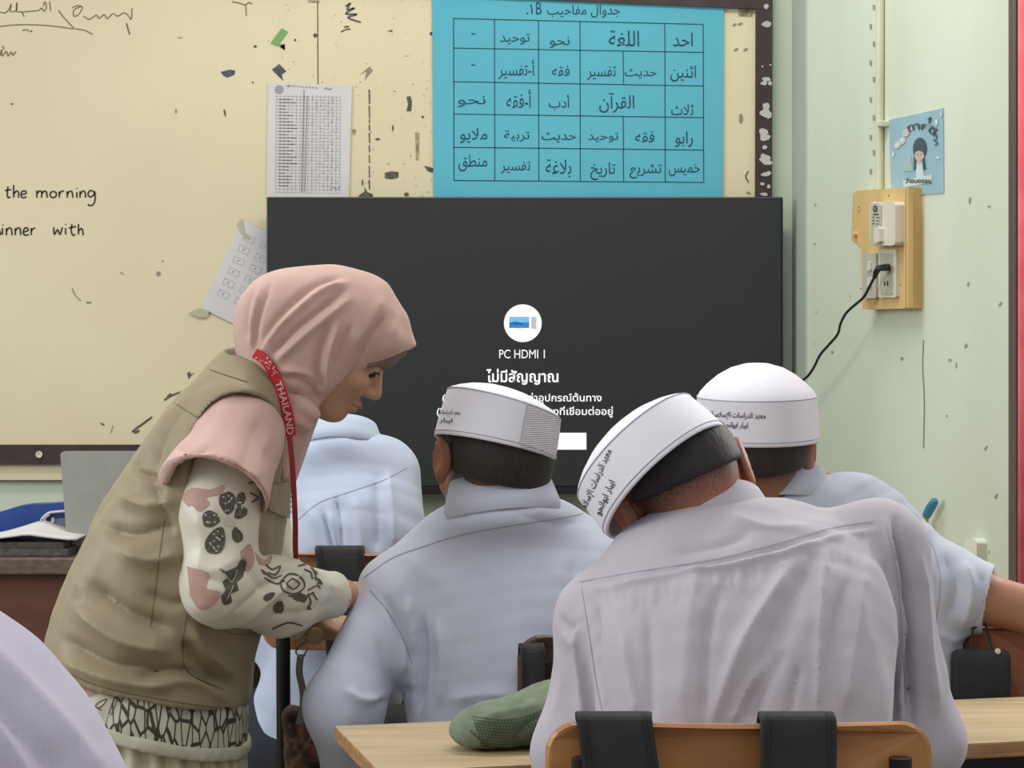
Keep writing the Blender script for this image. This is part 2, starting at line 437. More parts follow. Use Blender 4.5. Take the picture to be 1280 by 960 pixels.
def Rxyz(yaw=0, roll=0, pitch=0):
    return Matrix.Rotation(math.radians(yaw), 3, 'Z')@Matrix.Rotation(math.radians(roll), 3, 'Y')@Matrix.Rotation(-math.radians(pitch), 3, 'X')
# ------------------------------------------------------------------ materials of the room and furniture
M_wall = mat('wall_paint_mint', (206,218,198), 0.65, (196,209,188), 2.2, 6, bump=(60,0.12,0.002))
M_wall2 = mat('wall_paint_mint_side', (208,217,198), 0.6, (194,203,180), 2.6, 7, stretch=(1,1,0.5), contrast=(0.4,0.75), bump=(60,0.12,0.002))
M_strip = mat('wall_paint_mint_shaded', (182,196,182), 0.65, (174,188,175), 3)  # shade on the pier's narrow side, put into a darker mint
M_floor = mat('floor_terrazzo', (150,140,125), 0.4, (120,112,100), 25, 8)
M_board = mat('whiteboard_cream', (222,213,178), 0.38, (215,203,170), 1.6, 5, bump=(3,0.03,0.01))
M_boardframe = mat('board_frame_brown', (62,48,46), 0.5, (50,38,38), 20)
M_paintspot = mat('white_paint_spot', (190,188,182), 0.8)
M_ink = mat('marker_ink', (52,46,36), 0.7)
M_inkfaint = mat('marker_ink_faint', (120,112,82), 0.8)
M_smudge = mat('tape_residue', (178,168,132), 0.9, (120,112,90), 70, 3)
M_scrapdark = mat('scrap_dark', (66,64,56), 0.7, (100,96,84), 90)
M_scrapgreen = mat('scrap_green', (120,168,104), 0.7)
M_scrapnavy = mat('scrap_navy', (58,62,84), 0.7, (90,92,100), 60)
M_scrapgrey = mat('scrap_grey', (140,138,118), 0.7)
M_paper = mat('paper_white', (212,210,208), 0.8, (204,202,202), 8)
M_paperprint = mat('paper_print', (192,190,192), 0.8)
M_paperdark = mat('paper_print_dark', (158,158,164), 0.8)
M_tape = mat('clear_tape', (188,186,160), 0.35)
M_blueposter = mat('poster_blue_card', (84,172,194), 0.75, (90,178,200), 2)
M_posterink = mat('poster_ink', (28,72,92), 0.8)
M_tvframe = mat('tv_frame', (28,28,29), 0.4)
M_tvscreen = mat('tv_screen', (50,54,54), 0.42, (48,52,52), 2, spec=0.3)  # grey of reflections and haze is put into the base colour
def emat(name, rgb, s=1.0):
    m = mat(name, rgb, 0.6, rgb, emit=s); m.node_tree.nodes['Principled BSDF'].inputs['Base Color'].default_value = (0,0,0,1)
    for l in list(m.node_tree.nodes['Principled BSDF'].inputs['Base Color'].links): m.node_tree.links.remove(l)
    return m
E_white = emat('screen_white', (252,252,252), 1.05); E_sky = emat('screen_sky', (120,190,235)); E_sea = emat('screen_sea', (45,130,200))
E_isle = emat('screen_isle', (30,60,80)); E_grey = emat('screen_grey', (190,192,196))
M_conduit = mat('conduit_cream', (205,205,178), 0.5)
M_nail = mat('nail_mark', (152,156,134), 0.9)
M_outletwood = mat('outlet_board_tan', (214,182,122), 0.6, (200,168,110), 12, stretch=(1,1,0.2))
M_plastic = mat('plastic_ivory', (218,214,196), 0.4)
M_plasticdk = mat('plastic_ivory_dark', (190,188,172), 0.4)  # darker ivory for the switch plate, breaker face and socket face
M_black = mat('black_rubber', (24,24,25), 0.5)
M_screw = mat('screw_dark', (70,60,45), 0.5, metal=0.5)
M_doorframe = mat('door_frame_brown', (96,82,74), 0.55, (84,70,64), 14, stretch=(1,1,0.1))
M_white = mat('white_paint', (226,228,214), 0.6)
M_pink = mat('curtain_pink', (232,122,132), 0.85, (218,100,112), 14)
M_stk = mat('sticker_blue', (152,186,196), 0.5, (142,176,190), 7)
M_stkwhite = mat('sticker_white', (206,220,220), 0.5); M_stkink = mat('sticker_ink', (70,84,92), 0.6); M_stkskin = mat('sticker_skin', (206,178,172), 0.6)
M_stkpink = mat('sticker_pink', (200,190,196), 0.6); M_stkfur = mat('sticker_sage', (160,188,184), 0.6)
def wood(name, a, b, rough=0.5, st=(1,12,12), sc=4):
    return mat(name, a, rough, b, sc, 5, stretch=st, contrast=(0.3,0.7), bump=(30,0.06,0.001))
M_desk = wood('desk_wood', (190,170,134), (164,142,108), 0.5, (1.2,14,14))
M_deskedge = wood('desk_wood_edge', (182,144,96), (140,104,66), 0.5, (1.2,14,30))
M_chairB = wood('chair_wood_honey', (190,134,78), (158,104,58), 0.4, (2,8,8))
M_chairA = wood('chair_wood_dark', (84,58,48), (62,42,36), 0.45)
M_chairD = wood('chair_wood_orange', (178,126,84), (160,108,70), 0.5)
M_chairC = wood('chair_wood_russet', (158,98,68), (138,82,56), 0.5)
M_steel = mat('black_steel', (26,26,27), 0.4, metal=0.3)
M_tdesk = wood('teacher_desk_brown', (108,66,48), (88,52,38), 0.5, (1,1,6))
M_tdesktop = wood('teacher_desk_edge', (112,96,80), (86,72,60), 0.6, (14,2,30))
M_bagblack = mat('bag_black', (30,30,31), 0.85, (38,38,39), 40, bump=(300,0.2,0.001))
M_bagdark = mat('bag_seam', (20,20,21), 0.8)
M_pouch = None

# ------------------------------------------------------------------ the setting
def struct(name, mb, mt, **k): return mb.build(name, mt, kind='structure', **k)
struct('floor', MB().box((-0.4, 2.6, -0.03), (3.0, 3.2, 0.03)), M_floor)
DW = 5.30
struct('wall_back', MB().box((-1.37, DW+0.06, 1.6), (2.0325, 0.06, 1.66)), M_wall)
XS = (990-CX)*DW/F                                     # where the narrow return of the pier stands out of the back wall
WK = 1.803; WN = math.sqrt(1+0.225**2)
def RW(px, py, off=0.0):
    """point on the slanted right-hand wall (or a plane standing off it) seen at a pixel"""
    d = (WK-off*WN)/((px-CX)/F+0.225); return P(px, py, d)
WNRM = Vector((-1, -0.225, 0)).normalized()
c0 = RW(1010, 400); c1 = RW(1264, 400)
mb = MB(); mb.prism([(XS, DW+0.12, -0.06), (XS, DW+0.12, 3.26), (XS, c0.y, 3.26), (XS, c0.y, -0.06)], (0.004, 0, 0))
struct('trim_1', mb, M_strip)
mb = MB(); mb.prism([(c0.x, c0.y, -0.06), (c0.x, c0.y, 3.26), (c1.x, c1.y, 3.26), (c1.x, c1.y, -0.06)], (0.14, 0.0, 0)); struct('wall_right', mb, M_wall2)
# door in the right wall: white reveal, brown frame
d0 = RW(1264, 400); dirw = (c1-c0); dirw.z = 0; dirw.normalize()
def post(p, along, out, z0, z1):
    a = Vector((p.x, p.y, z0)); b = a+dirw*along; n = WNRM*out
    return MB().prism([a+n, b+n, b-WNRM*0.12, a-WNRM*0.12], (0, 0, z1-z0))
struct('trim_2', post(d0, 0.014, 0.006, 0, 2.4), M_white)
fr = root('door_1', (d0.x, d0.y, 0), 'brown wooden door frame at the right end of the pale green wall', 'door frame'); fr['kind'] = 'structure'
post(d0+dirw*0.014, 0.03, 0.012, 0, 2.35).build('door_jamb', M_doorframe, fr)
post(d0+dirw*1.0, 0.1, 0.012, 0, 2.35).build('door_jamb', M_doorframe, fr)
a = d0+dirw*0.014; a.z = 2.26; b = a+dirw*1.086
MB().prism([a+WNRM*0.012, b+WNRM*0.012, b-WNRM*0.1, a-WNRM*0.1], (0, 0, 0.09)).build('door_head', M_doorframe, fr)
# curtain in the door
cv = []; cf = []; nC = 120
for i in range(nC):
    t = i/(nC-1); p = d0+dirw*(0.101+t*0.19)+WNRM*(0.026+0.012*math.sin(t*40))
    cv += [(p.x, p.y, 0.05), (p.x, p.y, 2.25)]
for i in range(nC-1): cf.append((2*i, 2*i+2, 2*i+3, 2*i+1))
cu = mk('curtain', cv, cf, M_pink, None, smooth=True, label='pink fabric curtain hanging inside the brown door frame at the right edge', cat='curtain', origin=(d0.x, d0.y, 0))
md = cu.modifiers.new('thickness', 'SOLIDIFY'); md.thickness = 0.004

# scuffs on the walls belong to the walls
fl = Flat(); rr = random.Random(3)
for x, y, a, b in [(1212,250,2,6),(1236,258,3,2),(1210,355,2,4),(1207,432,3,4),(1127,448,3,3),(1187,450,4,2),(1195,456,1.5,5),(1250,380,2,5),(1040,440,3,2.5),(1018,305,1.5,2),(1019,256,2,2),(1020,390,1.5,1.5),(1046,470,1,1),(1062,370,1.5,1),(1019,430,1,1.5),(1236,690,1,3),(1245,620,2,5),(1232,560,1.5,5),(1183,520,2,2)]:
    fl.disc(x, y, a*0.6, b*0.75, 0, 9, rr.random()*0.7)
fl.line([(1154,425),(1153,460),(1155,500),(1154,560)], 1.2)
fl.on_plane('wall_scuffs', M_nail, bpy.data.objects['wall_right'], lambda x, y: RW(x, y, 0.0012))

# ------------------------------------------------------------------ whiteboard
DB = 5.28
def BD(x, y, off=0.0): return P(x, y, DB-off)
wb = root('whiteboard', P(300, 560, DB), 'long cream whiteboard in a dark brown frame on the back wall', 'whiteboard')
MB().prism([BD(-420,-60), BD(947,2), BD(947,600), BD(-420,600)], (0,0.018,0)).build('board_panel', M_board, wb)
MB().prism([BD(945,-40,0.012), BD(966,-40,0.012), BD(964,640,0.012), BD(943,640,0.012)], (0,0.03,0)).build('frame_stile', M_boardframe, wb)
MB().prism([BD(966,-1,0.013), BD(966,12,0.013), BD(-420,-48,0.013), BD(-420,-62,0.013)], (0,0.03,0)).build('frame_rail', M_boardframe, wb)
MB().prism([BD(-420,556,0.014), BD(945,556,0.014), BD(945,580,0.014), BD(-420,580,0.014)], (0,0.032,0)).build('frame_rail', M_boardframe, wb)
MB().cyl(BD(49,568,0.014), 0.007, 0.004, (0,-1,0), 20, prof=[(0.008,0),(0.008,0.003),(0.004,0.003),(0.004,0.001)]).build('screw', M_plastic, wb)
fl = Flat()
for x, y, a, b in [(958,8,3,3.2),(958.5,30,6,3.8),(953,83,1.5,1.2),(963,81,1.5,1.3),(958,99,6,3),(955,104,5,2.5),(963,104,2.5,3),(958,133,5,5),(956,141,7,6),(961,144,4,5),(955,165,6,5),(957,172,7,4.5),(953,171,3,5),(956,184,3,3),(956,198,6.5,6),(959,203,6,4),(957,218,6,2.6),(961,216,3,2.5),(953,230,3,2.2),(961,233,2.5,2.5),(955,243,5,2)]:
    n = 13; pts = [(x+a*math.cos(t)*(0.7+0.5*rr.random()), y+b*math.sin(t)*(0.7+0.5*rr.random())) for t in np.linspace(0, 6.283, n, endpoint=False)]
    fl.poly(pts)
for i in range(len(fl.f)): fl.g[i] = i
fl.each('paint_spot', M_paintspot, wb, lambda x, y: BD(x, y, 0.0136))
# seams, scraps of tape, marks
fl = Flat(); fl.line([(397,-4),(397.5,106)], 1.3, 0); fl.on_plane('panel_seam', [M_scrapdark], wb, lambda x, y: BD(x, y, 0.0007))
fl = Flat(); y = 112
while y < 234:
    L = 5+rr.random()*14; fl.line([(461.5,y),(462,y+L)], 1.3+rr.random()*0.8, 0); y += L+1+rr.random()*2.5
fl.on_plane('panel_seam', [M_scrapdark], wb, lambda x, y: BD(x, y, 0.0007))
fl = Flat(); fl.auto = True
fl.line([(432,8),(438,4),(434,12),(443,10),(432,17),(446,18),(435,22),(451,28)], 2.2, 0)
fl.line([(426,40),(432,37),(438,36)], 1.6, 0); fl.line([(430,34),(436,33)], 2, 0); fl.poly([(484,39),(490,37),(491,40)], 0)
fl.poly([(462,83),(449,94),(458,89),(456,100),(466,88)], 3)
fl.poly([(508,121),(513,120),(515,127),(514,139),(508,139),(510,130)], 0)
fl.poly([(481,216),(489,214),(498,215),(498,222),(490,224),(481,223)], 0)
fl.poly([(449,244),(456,239),(455,233),(459,240),(466,243),(466,247),(448,246)], 0)
fl.disc(541,42,4,2.5,0); fl.disc(538,212,5,2.2,0); fl.poly([(530,207),(541,210),(541,216),(535,214)],0); fl.disc(472,174,3,1.3,0); fl.disc(528.5,146,1.6,1.6,0); fl.disc(508,243,3,2.5,0); fl.disc(491,160,1,4,0)
fl.disc(453,228,1,4,0); fl.disc(369,50,1.3,1.5,0); fl.disc(319,58,2,1.5,0); fl.disc(281,141,1.2,5,0,9,-0.2); fl.disc(220,139,1,3,3); fl.disc(316,103,1.3,1,0); fl.disc(394,44,2.5,2.5,0); fl.disc(39,39,1.5,1,0); fl.disc(15,130,1.5,1,0)
fl.line([(158,29),(162,43)], 1.4, 0); fl.line([(222,47),(228,47)], 1, 3)
fl.poly([(276,90),(287,87),(294,88),(293,93),(284,97),(279,94)], 2)
fl.poly([(352,35),(360,40),(347,58),(338,54)], 1); fl.poly([(346,55),(356,55),(349,58),(356,63)], 1)
fl.poly([(349,80),(358,89),(352,93),(354,101),(340,87)], 2)
fk = Flat()
for k in range(110):                                     # small flecks around the old taped area
    x = 335+rr.random()*205; y = rr.random()*245
    fk.disc(x, y, 0.3+rr.random()*1.1, 0.3+rr.random()*0.6, 0, 7, rr.random()*3)
fk.on_plane('paint_flecks', [M_scrapgrey], wb, lambda x, y: BD(x, y, 0.0007), kind='stuff')
for x0, y0, x1, y1 in [(385,0,400,3),(519,165,524,200),(440,161,445,168)]:
    fl.poly([(x0,y0),(x1,y0+1),(x1-1,y1),(x0+1,y1)], 4)
fl.poly([(923,6),(941,11),(940,21),(923,20)], 4); fl.line([(926,9),(938,10)], 1, 0); fl.line([(929,14),(936,14)], 1, 0)
for x, y in [(918,31),(925,30),(932,62),(920,62)]: fl.disc(x, y, 3, 1.5, 3, 9, -0.5)
fl.line([(935,214),(932,221),(936,228)], 1.5, 0); fl.line([(933,240),(938,242)], 2, 3); fl.disc(926,148,2.5,6,3)
fl.poly([(234,466),(238,464),(237,468),(243,466),(238,470),(236,474)], 0)
fl.line([(165,540),(172,534),(178,530),(190,521)], 2.2, 0); fl.line([(168,541),(174,538)], 3, 0); fl.line([(205,500),(215,494),(226,490)], 2, 0); fl.line([(209,497),(214,492)], 3, 0)
fl.poly([(125,528),(130,530),(131,532),(127,531)], 0); fl.line([(141,532),(139,541)], 1, 3); fl.line([(90,360),(94,369),(101,376)], 1, 3); fl.line([(108,378),(114,378)], 1.3, 0)
fl.line([(150,340),(155,343)], 1, 3); fl.disc(203,326,1.2,1,3); fl.disc(198,342,2.5,3,3)
fl.each('mark', [M_scrapdark, M_scrapgreen, M_scrapnavy, M_scrapgrey, M_smudge], wb, lambda x, y: BD(x, y, 0.0008))
# handwriting: "the morning", "inner with" and the line above
fl = Flat()
def hw(*strokes, wd=1.9):
    for s_ in strokes: fl.line(s_, wd, 0, 5)
hw([(10,233),(9,241),(10,247),(13,246)], [(6,238),(14,237)])
hw([(17,231),(17,240),(17,247)], [(17,243),(20,239),(23,240),(23,247)])
hw([(27,243),(32,242),(32,239),(28,239),(26,243),(28,247),(33,246)])
fl.new(); hw([(46,238),(46,247)], [(46,242),(49,239),(52,240),(52,247)], [(52,242),(55,239),(58,240),(59,247)])
fl.new(); hw([(67,239),(63,241),(63,245),(66,247),(70,245),(70,241),(67,239)])
hw([(74,239),(74,247)], [(74,243),(77,239),(80,239)])
hw([(84,239),(84,247)], [(84,243),(87,239),(90,240),(91,247)])
hw([(96,240),(96,247)], [(96,235),(96.5,236)])
hw([(100,239),(100,247)], [(100,243),(103,239),(106,240),(107,247)])
hw([(118,240),(113,238),(110,242),(112,246),(117,244),(118,239),(119,247),(117,255),(112,257),(110,255)])
fl.new(); hw([(-3,285),(0,290),(1,294)], [(3,285),(3,293)], [(3.4,281),(3.8,282)])
hw([(8,285),(8,294)], [(8,289),(11,285),(14,286),(15,294)]); hw([(19,285),(19,294)], [(19,289),(22,285),(25,286),(26,294)])
hw([(30,290),(35,288),(34,285),(31,285),(29,290),(31,294),(36,293)]); hw([(39,285),(39,294)], [(39,289),(41,286),(44,285)])
fl.new(); hw([(67,284),(68,293),(72,287),(75,293),(78,284)]); hw([(82,285),(82,293)], [(82,280),(82.4,281)])
hw([(90,280),(89,288),(91,294),(94,293)], [(86,285),(95,283)]); hw([(98,280),(98,293)], [(98,289),(101,286),(103,287),(104,294)])
for i in range(len(fl.f)): fl.g[i] = 1 if fl.g[i] == 2 else fl.g[i]
fl.each('written_word', M_ink, wb, lambda x, y: BD(x, y, 0.0008))
fl = Flat(); fl.auto = True
for s_ in [[(0,15),(6,16),(11,12),(14,5),(13,14),(20,13),(21,3),(21,14),(27,15),(30,21)], [(28,15),(38,14),(48,13),(52,10),(55,14),(58,9),(56,2),(54,8)], [(62,2),(63,14)], [(90,10),(96,7),(103,9),(98,18),(92,20),(93,12),(101,8)], [(104,20),(112,24),(120,19),(124,23),(130,18),(134,23),(141,17),(147,20),(155,16),(160,19),(164,24),(165,10)],
           [(0,33),(20,31),(45,31),(70,33),(92,36)], [(73,13),(80,22),(93,36)], [(94,36),(106,38),(116,43)], [(3,57),(5,62)], [(0,70),(2,62),(3,70),(8,64),(10,70),(14,65),(16,69),(20,64)], [(290,2),(300,4),(306,6),(312,3),(315,6)], [(307,5),(308,20)], [(28,38),(33,37),(36,39)]]:
    fl.line(s_, 1.3, 0, 5)
fl.each('faded_word', M_inkfaint, wb, lambda x, y: BD(x, y, 0.0008))

# ------------------------------------------------------------------ sheets on the board
def sheet(name, corners, mt, parent, off, ext=0.0012):
    return MB().prism([BD(x, y, off) for x, y in corners], (0, ext, 0)).build(name, mt, parent)
t = root('paper_sheet', BD(387,175), 'white printed attendance sheet with a dense table, taped above the television', 'paper')
sheet('sheet', [(335,103),(440,107),(436,246),(431,249),(333,249)], M_paper, t, 0.004)
fl = Flat()
for k in range(17): x = 345+k*5.0; fl.line([(x+0.6,119),(x-0.6,240)], 0.7, 0)
for k in range(31): y = 120+k*4.0; fl.line([(344,y),(426,y+1.5)], 0.6, 0)
fl.line([(380,112),(377,240)], 1.6, 1); fl.line([(384,120),(381,240)], 1.2, 1)
for k in range(28):
    y = 124+k*4.0; L = 8+rr.random()*16; fl.line([(348,y),(348+L,y+0.3)], 1.5, 0)
    for j in range(6):
        if rr.random() < 0.5: x = 388+j*6+rr.random()*3; fl.line([(x,y),(x+2.5,y)], 1.2, 0)
fl.disc(349,112,5.5,5.5,1); fl.line([(357,107),(362,108)], 1.3, 1)
for k in range(9): fl.line([(360+k*4.3,107+k*0.35),(363+k*4.3,107.3+k*0.35)], 1.5, 1)
fl.line([(405,111),(409,110),(411,112),(415,110)], 1.6, 1); fl.line([(412,238),(417,234),(421,237),(425,233)], 1, 1)
fl.on_plane('printed_table', [M_paperprint, M_paperdark], t, lambda x, y: BD(x, y, 0.0046))
t = root('paper_sheet', BD(300,345), 'tilted white worksheet taped to the board at the left edge of the television', 'paper')
sheet('sheet', [(303,274),(252,385),(345,430),(398,320)], M_paper, t, 0.004)
fl = Flat(); ux, uy = 0.45, 0.22
def ws(u, v): return (303+(252-303)*v+95*u, 274+(385-274)*v+46*u)
for r_ in range(6):
    for c_ in range(4):
        u, v = 0.1+c_*0.22, 0.12+r_*0.125
        q = [ws(u,v), ws(u+0.13,v), ws(u+0.13,v+0.06), ws(u,v+0.06), ws(u,v)]
        for k in range(4): fl.line([q[k], q[k+1]], 0.8, 0)
        fl.disc(*ws(u+0.06,v+0.03), 1.6, 1, 1, 8)
fl.on_plane('printed_boxes', [M_paperprint, M_paperdark], t, lambda x, y: BD(x, y, 0.0046))
sheet('tape', [(236,391),(248,385),(262,388),(259,397),(250,397)], M_tape, t, 0.005)
sheet('tape', [(297,278),(303,272),(306,290),(314,299),(306,298),(300,290)], M_tape, t, 0.005)

t = root('timetable_poster', BD(723,120), 'large sky blue card poster with a handwritten school timetable above the television', 'poster')
sheet('card', [(540,-14),(905,-6),(903,262),(542,262)], M_blueposter, t, 0.006, 0.002)
fl = Flat()
YL = [23,60,102,142.5,184,225.5]; YR = [30.5,65.5,107.5,147,187.5,228]
def gy(i, x): return YL[i]+(YR[i]-YL[i])*(x-567)/(879-567)
for i in range(6): fl.line([(567,gy(i,567)),(879,gy(i,879))], 1.15)
for x in (567,618,673,725,831,879): fl.line([(x+(0 if x > 600 else 0),gy(0,x)),(x+0.5,gy(5,x))], 1.15)
for i in (1,3,4): fl.line([(779,gy(i,779)),(779.5,gy(i+1,779))], 1.15)
def ar(s_, x0, y0, x1, y1): fl.text(arabic(s_), x0, y0, x1, y1, 0, bold=0.004)
ar('جدوال مفاحيب', 684,6,775,22); fl.text('B', 670,3,677,18); fl.text('.١', 658,5,666,18)
ar('احد',841,41,866,58); ar('اللغة',761,38,799,58); ar('نحو',687,46,712,60); ar('توحيد',625,42,662,56); fl.line([(589,42),(594,42.5)],1.5)
ar('اثنين',838,82,870,102); ar('حديث',781,86,821,98); ar('تفسير',734,83,770,100); ar('فقه',690,82,712,95); ar('أ-تفسير',623,75,668,99); fl.line([(589,81),(594,81.5)],1.5)
ar('ثلاث',839,130,867,144); ar('القرآن',749,116,793,141); ar('أدب',686,118,712,138); ar('أ-فقه',633,112,664,135); ar('نحو',572,120,607,134)
ar('رابو',844,164,866,184); ar('فقه',794,164,818,178); ar('توحيد',735,166,773,178); ar('حديث',677,165,720,178); ar('تربية',630,163,662,177); ar('ملايو',575,160,609,179)
ar('خميس',836,205,875,220); ar('تشريع',787,205,827,223); ar('تاريخ',738,203,769,225); ar('بلاغة',682,199,714,222); ar('تفسير',626,202,663,217); ar('منطق',573,193,609,214)
fl.on_plane('writing', M_posterink, t, lambda x, y: BD(x, y, 0.0066))

# ------------------------------------------------------------------ television
DT = 5.20
def TV(x, y, off=0.0): return P(x, y, DT-off)
tv = root('television', TV(656,618), 'large flat black television showing a no signal screen in front of the whiteboard', 'television')
c = TV(656,432); hw_, hh_ = (979-333)/2*DT/F, (618-246)/2*DT/F
MB().box(c+Vector((0,0.022,0)), (hw_, 0.02, hh_), bev=0.003).build('casing', M_tvframe, tv)
scr = MB().prism([TV(336,249,0.0005), TV(976,249,0.0005), TV(976,607,0.0005), TV(336,607,0.0005)], (0,0.004,0)).build('screen', M_tvscreen, tv)
MB().box(c+Vector((0,0.05,0.0)), (0.2,0.02,0.15), bev=0.004).build('wall_bracket', M_steel, tv)
fl = Flat(); fl.auto = True
fl.disc(653.5,404,23.6,23.6,0,48)
fl.text('PC HDMI 1',624,437,681,448,0)
fl.text('ไม่มีสัญญาณ',608,461,698,481,0,bold=0.02)
fl.text('(1) ตรวจสอบการตั้งค่าอุปกรณ์ต้นทาง',553,491,752,505,0,bold=0.012)
fl.text('(2) ตรวจสอบอุปกรณ์ต้นทางที่เชื่อมต่ออยู่',546,508,766,522,0,bold=0.012)
fl.poly([(573,541),(733,541),(733,562),(573,562)],0)
fl.each('screen_caption', E_white, tv, lambda x, y: TV(x, y, 0.0012))
fl = Flat()
fl.poly([(636.5,396),(661.5,396),(661.5,403),(636.5,403)],0); fl.poly([(636.5,403),(661.5,403),(661.5,410),(636.5,410)],1)
fl.poly([(636.5,405.5),(640,403),(643,401.5),(646,401),(649,403),(655,405),(650,405.5)],2)
fl.poly([(664,396),(670.5,396),(670.5,411),(664,411)],3); fl.line([(646,412),(654,412)],0.8,3)
fl.on_plane('screen_icon', [E_sky, E_sea, E_isle, E_grey], tv, lambda x, y: TV(x, y, 0.0016))

# ------------------------------------------------------------------ things on the right wall
t = root('conduit_pipe', RW(1100,100), 'thin cream conduit pipe running up the green wall above the outlet board', 'pipe')
MB().tube([RW(1100.5,-30,0.008), RW(1099.5,242,0.008)], 0.0085, 14).build('pipe', M_conduit, t)
MB().box(RW(1105,155,0.006), (0.012,0.012,0.006), bev=0.002).build('clip', M_conduit, t)
fl = Flat(); 
for k in range(11):
    y = 7+k*23+rr.random()*4; x = 1090+(-2 if k % 2 else 2); fl.poly([(x-1.5,y-3.5),(x+1.5,y-3),(x+1.2,y+3.5),(x-1,y+3)])
fl.on_plane('nail_marks', M_nail, bpy.data.objects['wall_right'], lambda x, y: RW(x, y, 0.0012))

t = root('sticker_poster', RW(1145,190), 'small pale blue sticker sheet with a cartoon girl, above the outlet board', 'poster')
MB().prism([RW(1111,150,0.002), RW(1179,135,0.002), RW(1179.5,241,0.002), RW(1114,246,0.002)], -WNRM*0.0015).build('sheet', M_stk, t)
fl = Flat(); fl.auto = True
fl.disc(1150,186,9,14,1); fl.poly([(1142,190),(1142.5,213),(1145,212),(1147,200)],1); fl.poly([(1155,190),(1158,212),(1154,213),(1153,200)],1)
fl.disc(1149,194.5,6,6,2); fl.poly([(1142,191),(1144,182),(1150,180),(1156,183),(1156,191),(1150,187)],1)
fl.disc(1147,193,0.7,1.2,1,8); fl.disc(1151.5,193,0.7,1.2,1,8); fl.disc(1149,197.5,1.2,0.6,3,8)
fl.poly([(1146,203),(1153,203),(1156,228),(1145,228)],0); fl.poly([(1146,199),(1152,199),(1151,205),(1147,205)],2)
fl.poly([(1129,226),(1165,218),(1166,228),(1130,234)],0)
fl.poly([(1130,200),(1139,196),(1142,214),(1130,214)],4)
for k, (x, y) in enumerate([(1122,181),(1128,176),(1133,166),(1137,160)]): fl.disc(x, y, 4.2, 5.5, 3, 14, 0.6)
for k, (x, y) in enumerate([(1122,181),(1128,175)]): fl.disc(x, y, 2.2, 3.2, 0, 14, 0.6)
fl.disc(1171,153,2,4,0); fl.disc(1117,193,1.6,3,0); fl.disc(1173,197,2.5,1.5,0,9,0.6); fl.disc(1177,143,1,4,0)
fl.each('picture', [M_stkwhite, M_stkink, M_stkskin, M_stkpink, M_stkfur], t, lambda x, y: RW(x, y, 0.0024), step=WNRM*0.00006)
fl = Flat()
V_, F_ = text_in('กาศดี', 0, 0, 1, 1, bold=0.03)
arc = []
for u, v in V_:
    ang = math.radians(-118+u*72); r_ = 27+(1-v)*10; arc.append((1148+r_*math.cos(ang)*0.95, 190+r_*math.sin(ang)*1.05+ (0)))
fl.add(arc, F_, 0); fl.text('ว่าอบอรอน', 1131,222,1164,229,0,bold=0.03,shear=0.1)
fl.line([(1160,150),(1163,147),(1161,154)],2,0); fl.line([(1166,170),(1170,168),(1170,174),(1167,175),(1172,179),(1168,181)],1.2,0)
fl.on_plane('lettering', M_stkink, t, lambda x, y: RW(x, y, 0.0040))

t = root('outlet_board', RW(1108,312), 'tan wooden board with breaker, switch and socket on the right wall', 'outlet board')
off = 0.03
MB().prism([RW(1066,243,off), RW(1070,238.5,off), RW(1135,234,off), RW(1135,385.5,off), RW(1078,387,off), RW(1077,312,off), RW(1064,300,off)], -WNRM*0.034).build('backing_board', M_outletwood, t)
MB().prism([RW(1129.5,236,off+0.004), RW(1132,235.5,off+0.004), RW(1132,384,off+0.004), RW(1129.5,384,off+0.004)], -WNRM*0.01).build('trim_strip', M_outletwood, t)
MB().prism([RW(1133,235,off+0.005), RW(1135.5,234.5,off+0.005), RW(1135.5,384,off+0.005), RW(1133,384,off+0.005)], -WNRM*0.01).build('trim_strip', M_outletwood, t)
def rrect(x0, y0, x1, y1, r, n=5):
    out = []
    for cx_, cy_, a0 in ((x1-r,y0+r,-90),(x1-r,y1-r,0),(x0+r,y1-r,90),(x0+r,y0+r,180)):
        for k in range(n): a = math.radians(a0+90*k/(n-1)); out.append((cx_+r*math.cos(a), cy_+r*math.sin(a)))
    return out
def plate(name, box, o1, mt, r=2.0, par=None, th=0.01):
    return MB().prism([RW(x, y, o1) for x, y in rrect(*box, r)], -WNRM*th).build(name, mt, par or t)
br = plate('breaker', (1087,252,1119,307), off+0.024, M_plastic, 5, th=0.024)
plate('breaker_face', (1088,254,1101,306), off+0.027, M_plasticdk, 3, br, 0.006)
plate('breaker_lever', (1092,284,1099,303), off+0.034, M_plastic, 2, br, 0.01)
fl = Flat(); fl.disc(1094,261,3,4.5,0); fl.disc(1094,261,1.4,2.4,1); fl.line([(1091,268),(1098,268)],1.8,0)
for y in (272,276,280): fl.line([(1090,y),(1093,y-1)],1.2,0); fl.line([(1095,y),(1099,y)],1.0,0)
fl.on_plane('breaker_label', [M_scrapdark, M_plasticdk], br, lambda x, y: RW(x, y, off+0.0275))
sw = plate('switch_plate', (1078.5,316,1095,373), off+0.008, M_plasticdk, 2.5)
plate('switch_rocker', (1083.5,327,1088,338), off+0.012, M_plastic, 1, sw, 0.006); plate('switch_rocker', (1083.5,347,1088,358), off+0.012, M_plastic, 1, sw, 0.006)
so = plate('socket_plate', (1098,312,1120,372), off+0.008, M_plastic, 2.5)
plate('socket_face', (1100,317,1115,368), off+0.010, M_plasticdk, 2, so, 0.004)
fl = Flat(); fl.poly([(1105,352),(1106.5,352),(1106.5,357),(1105,357)]); fl.poly([(1108.5,351),(1110,351),(1110,357),(1108.5,357)]); fl.on_plane('socket_slots', M_black, so, lambda x, y: RW(x, y, off+0.0108))
mb = MB()
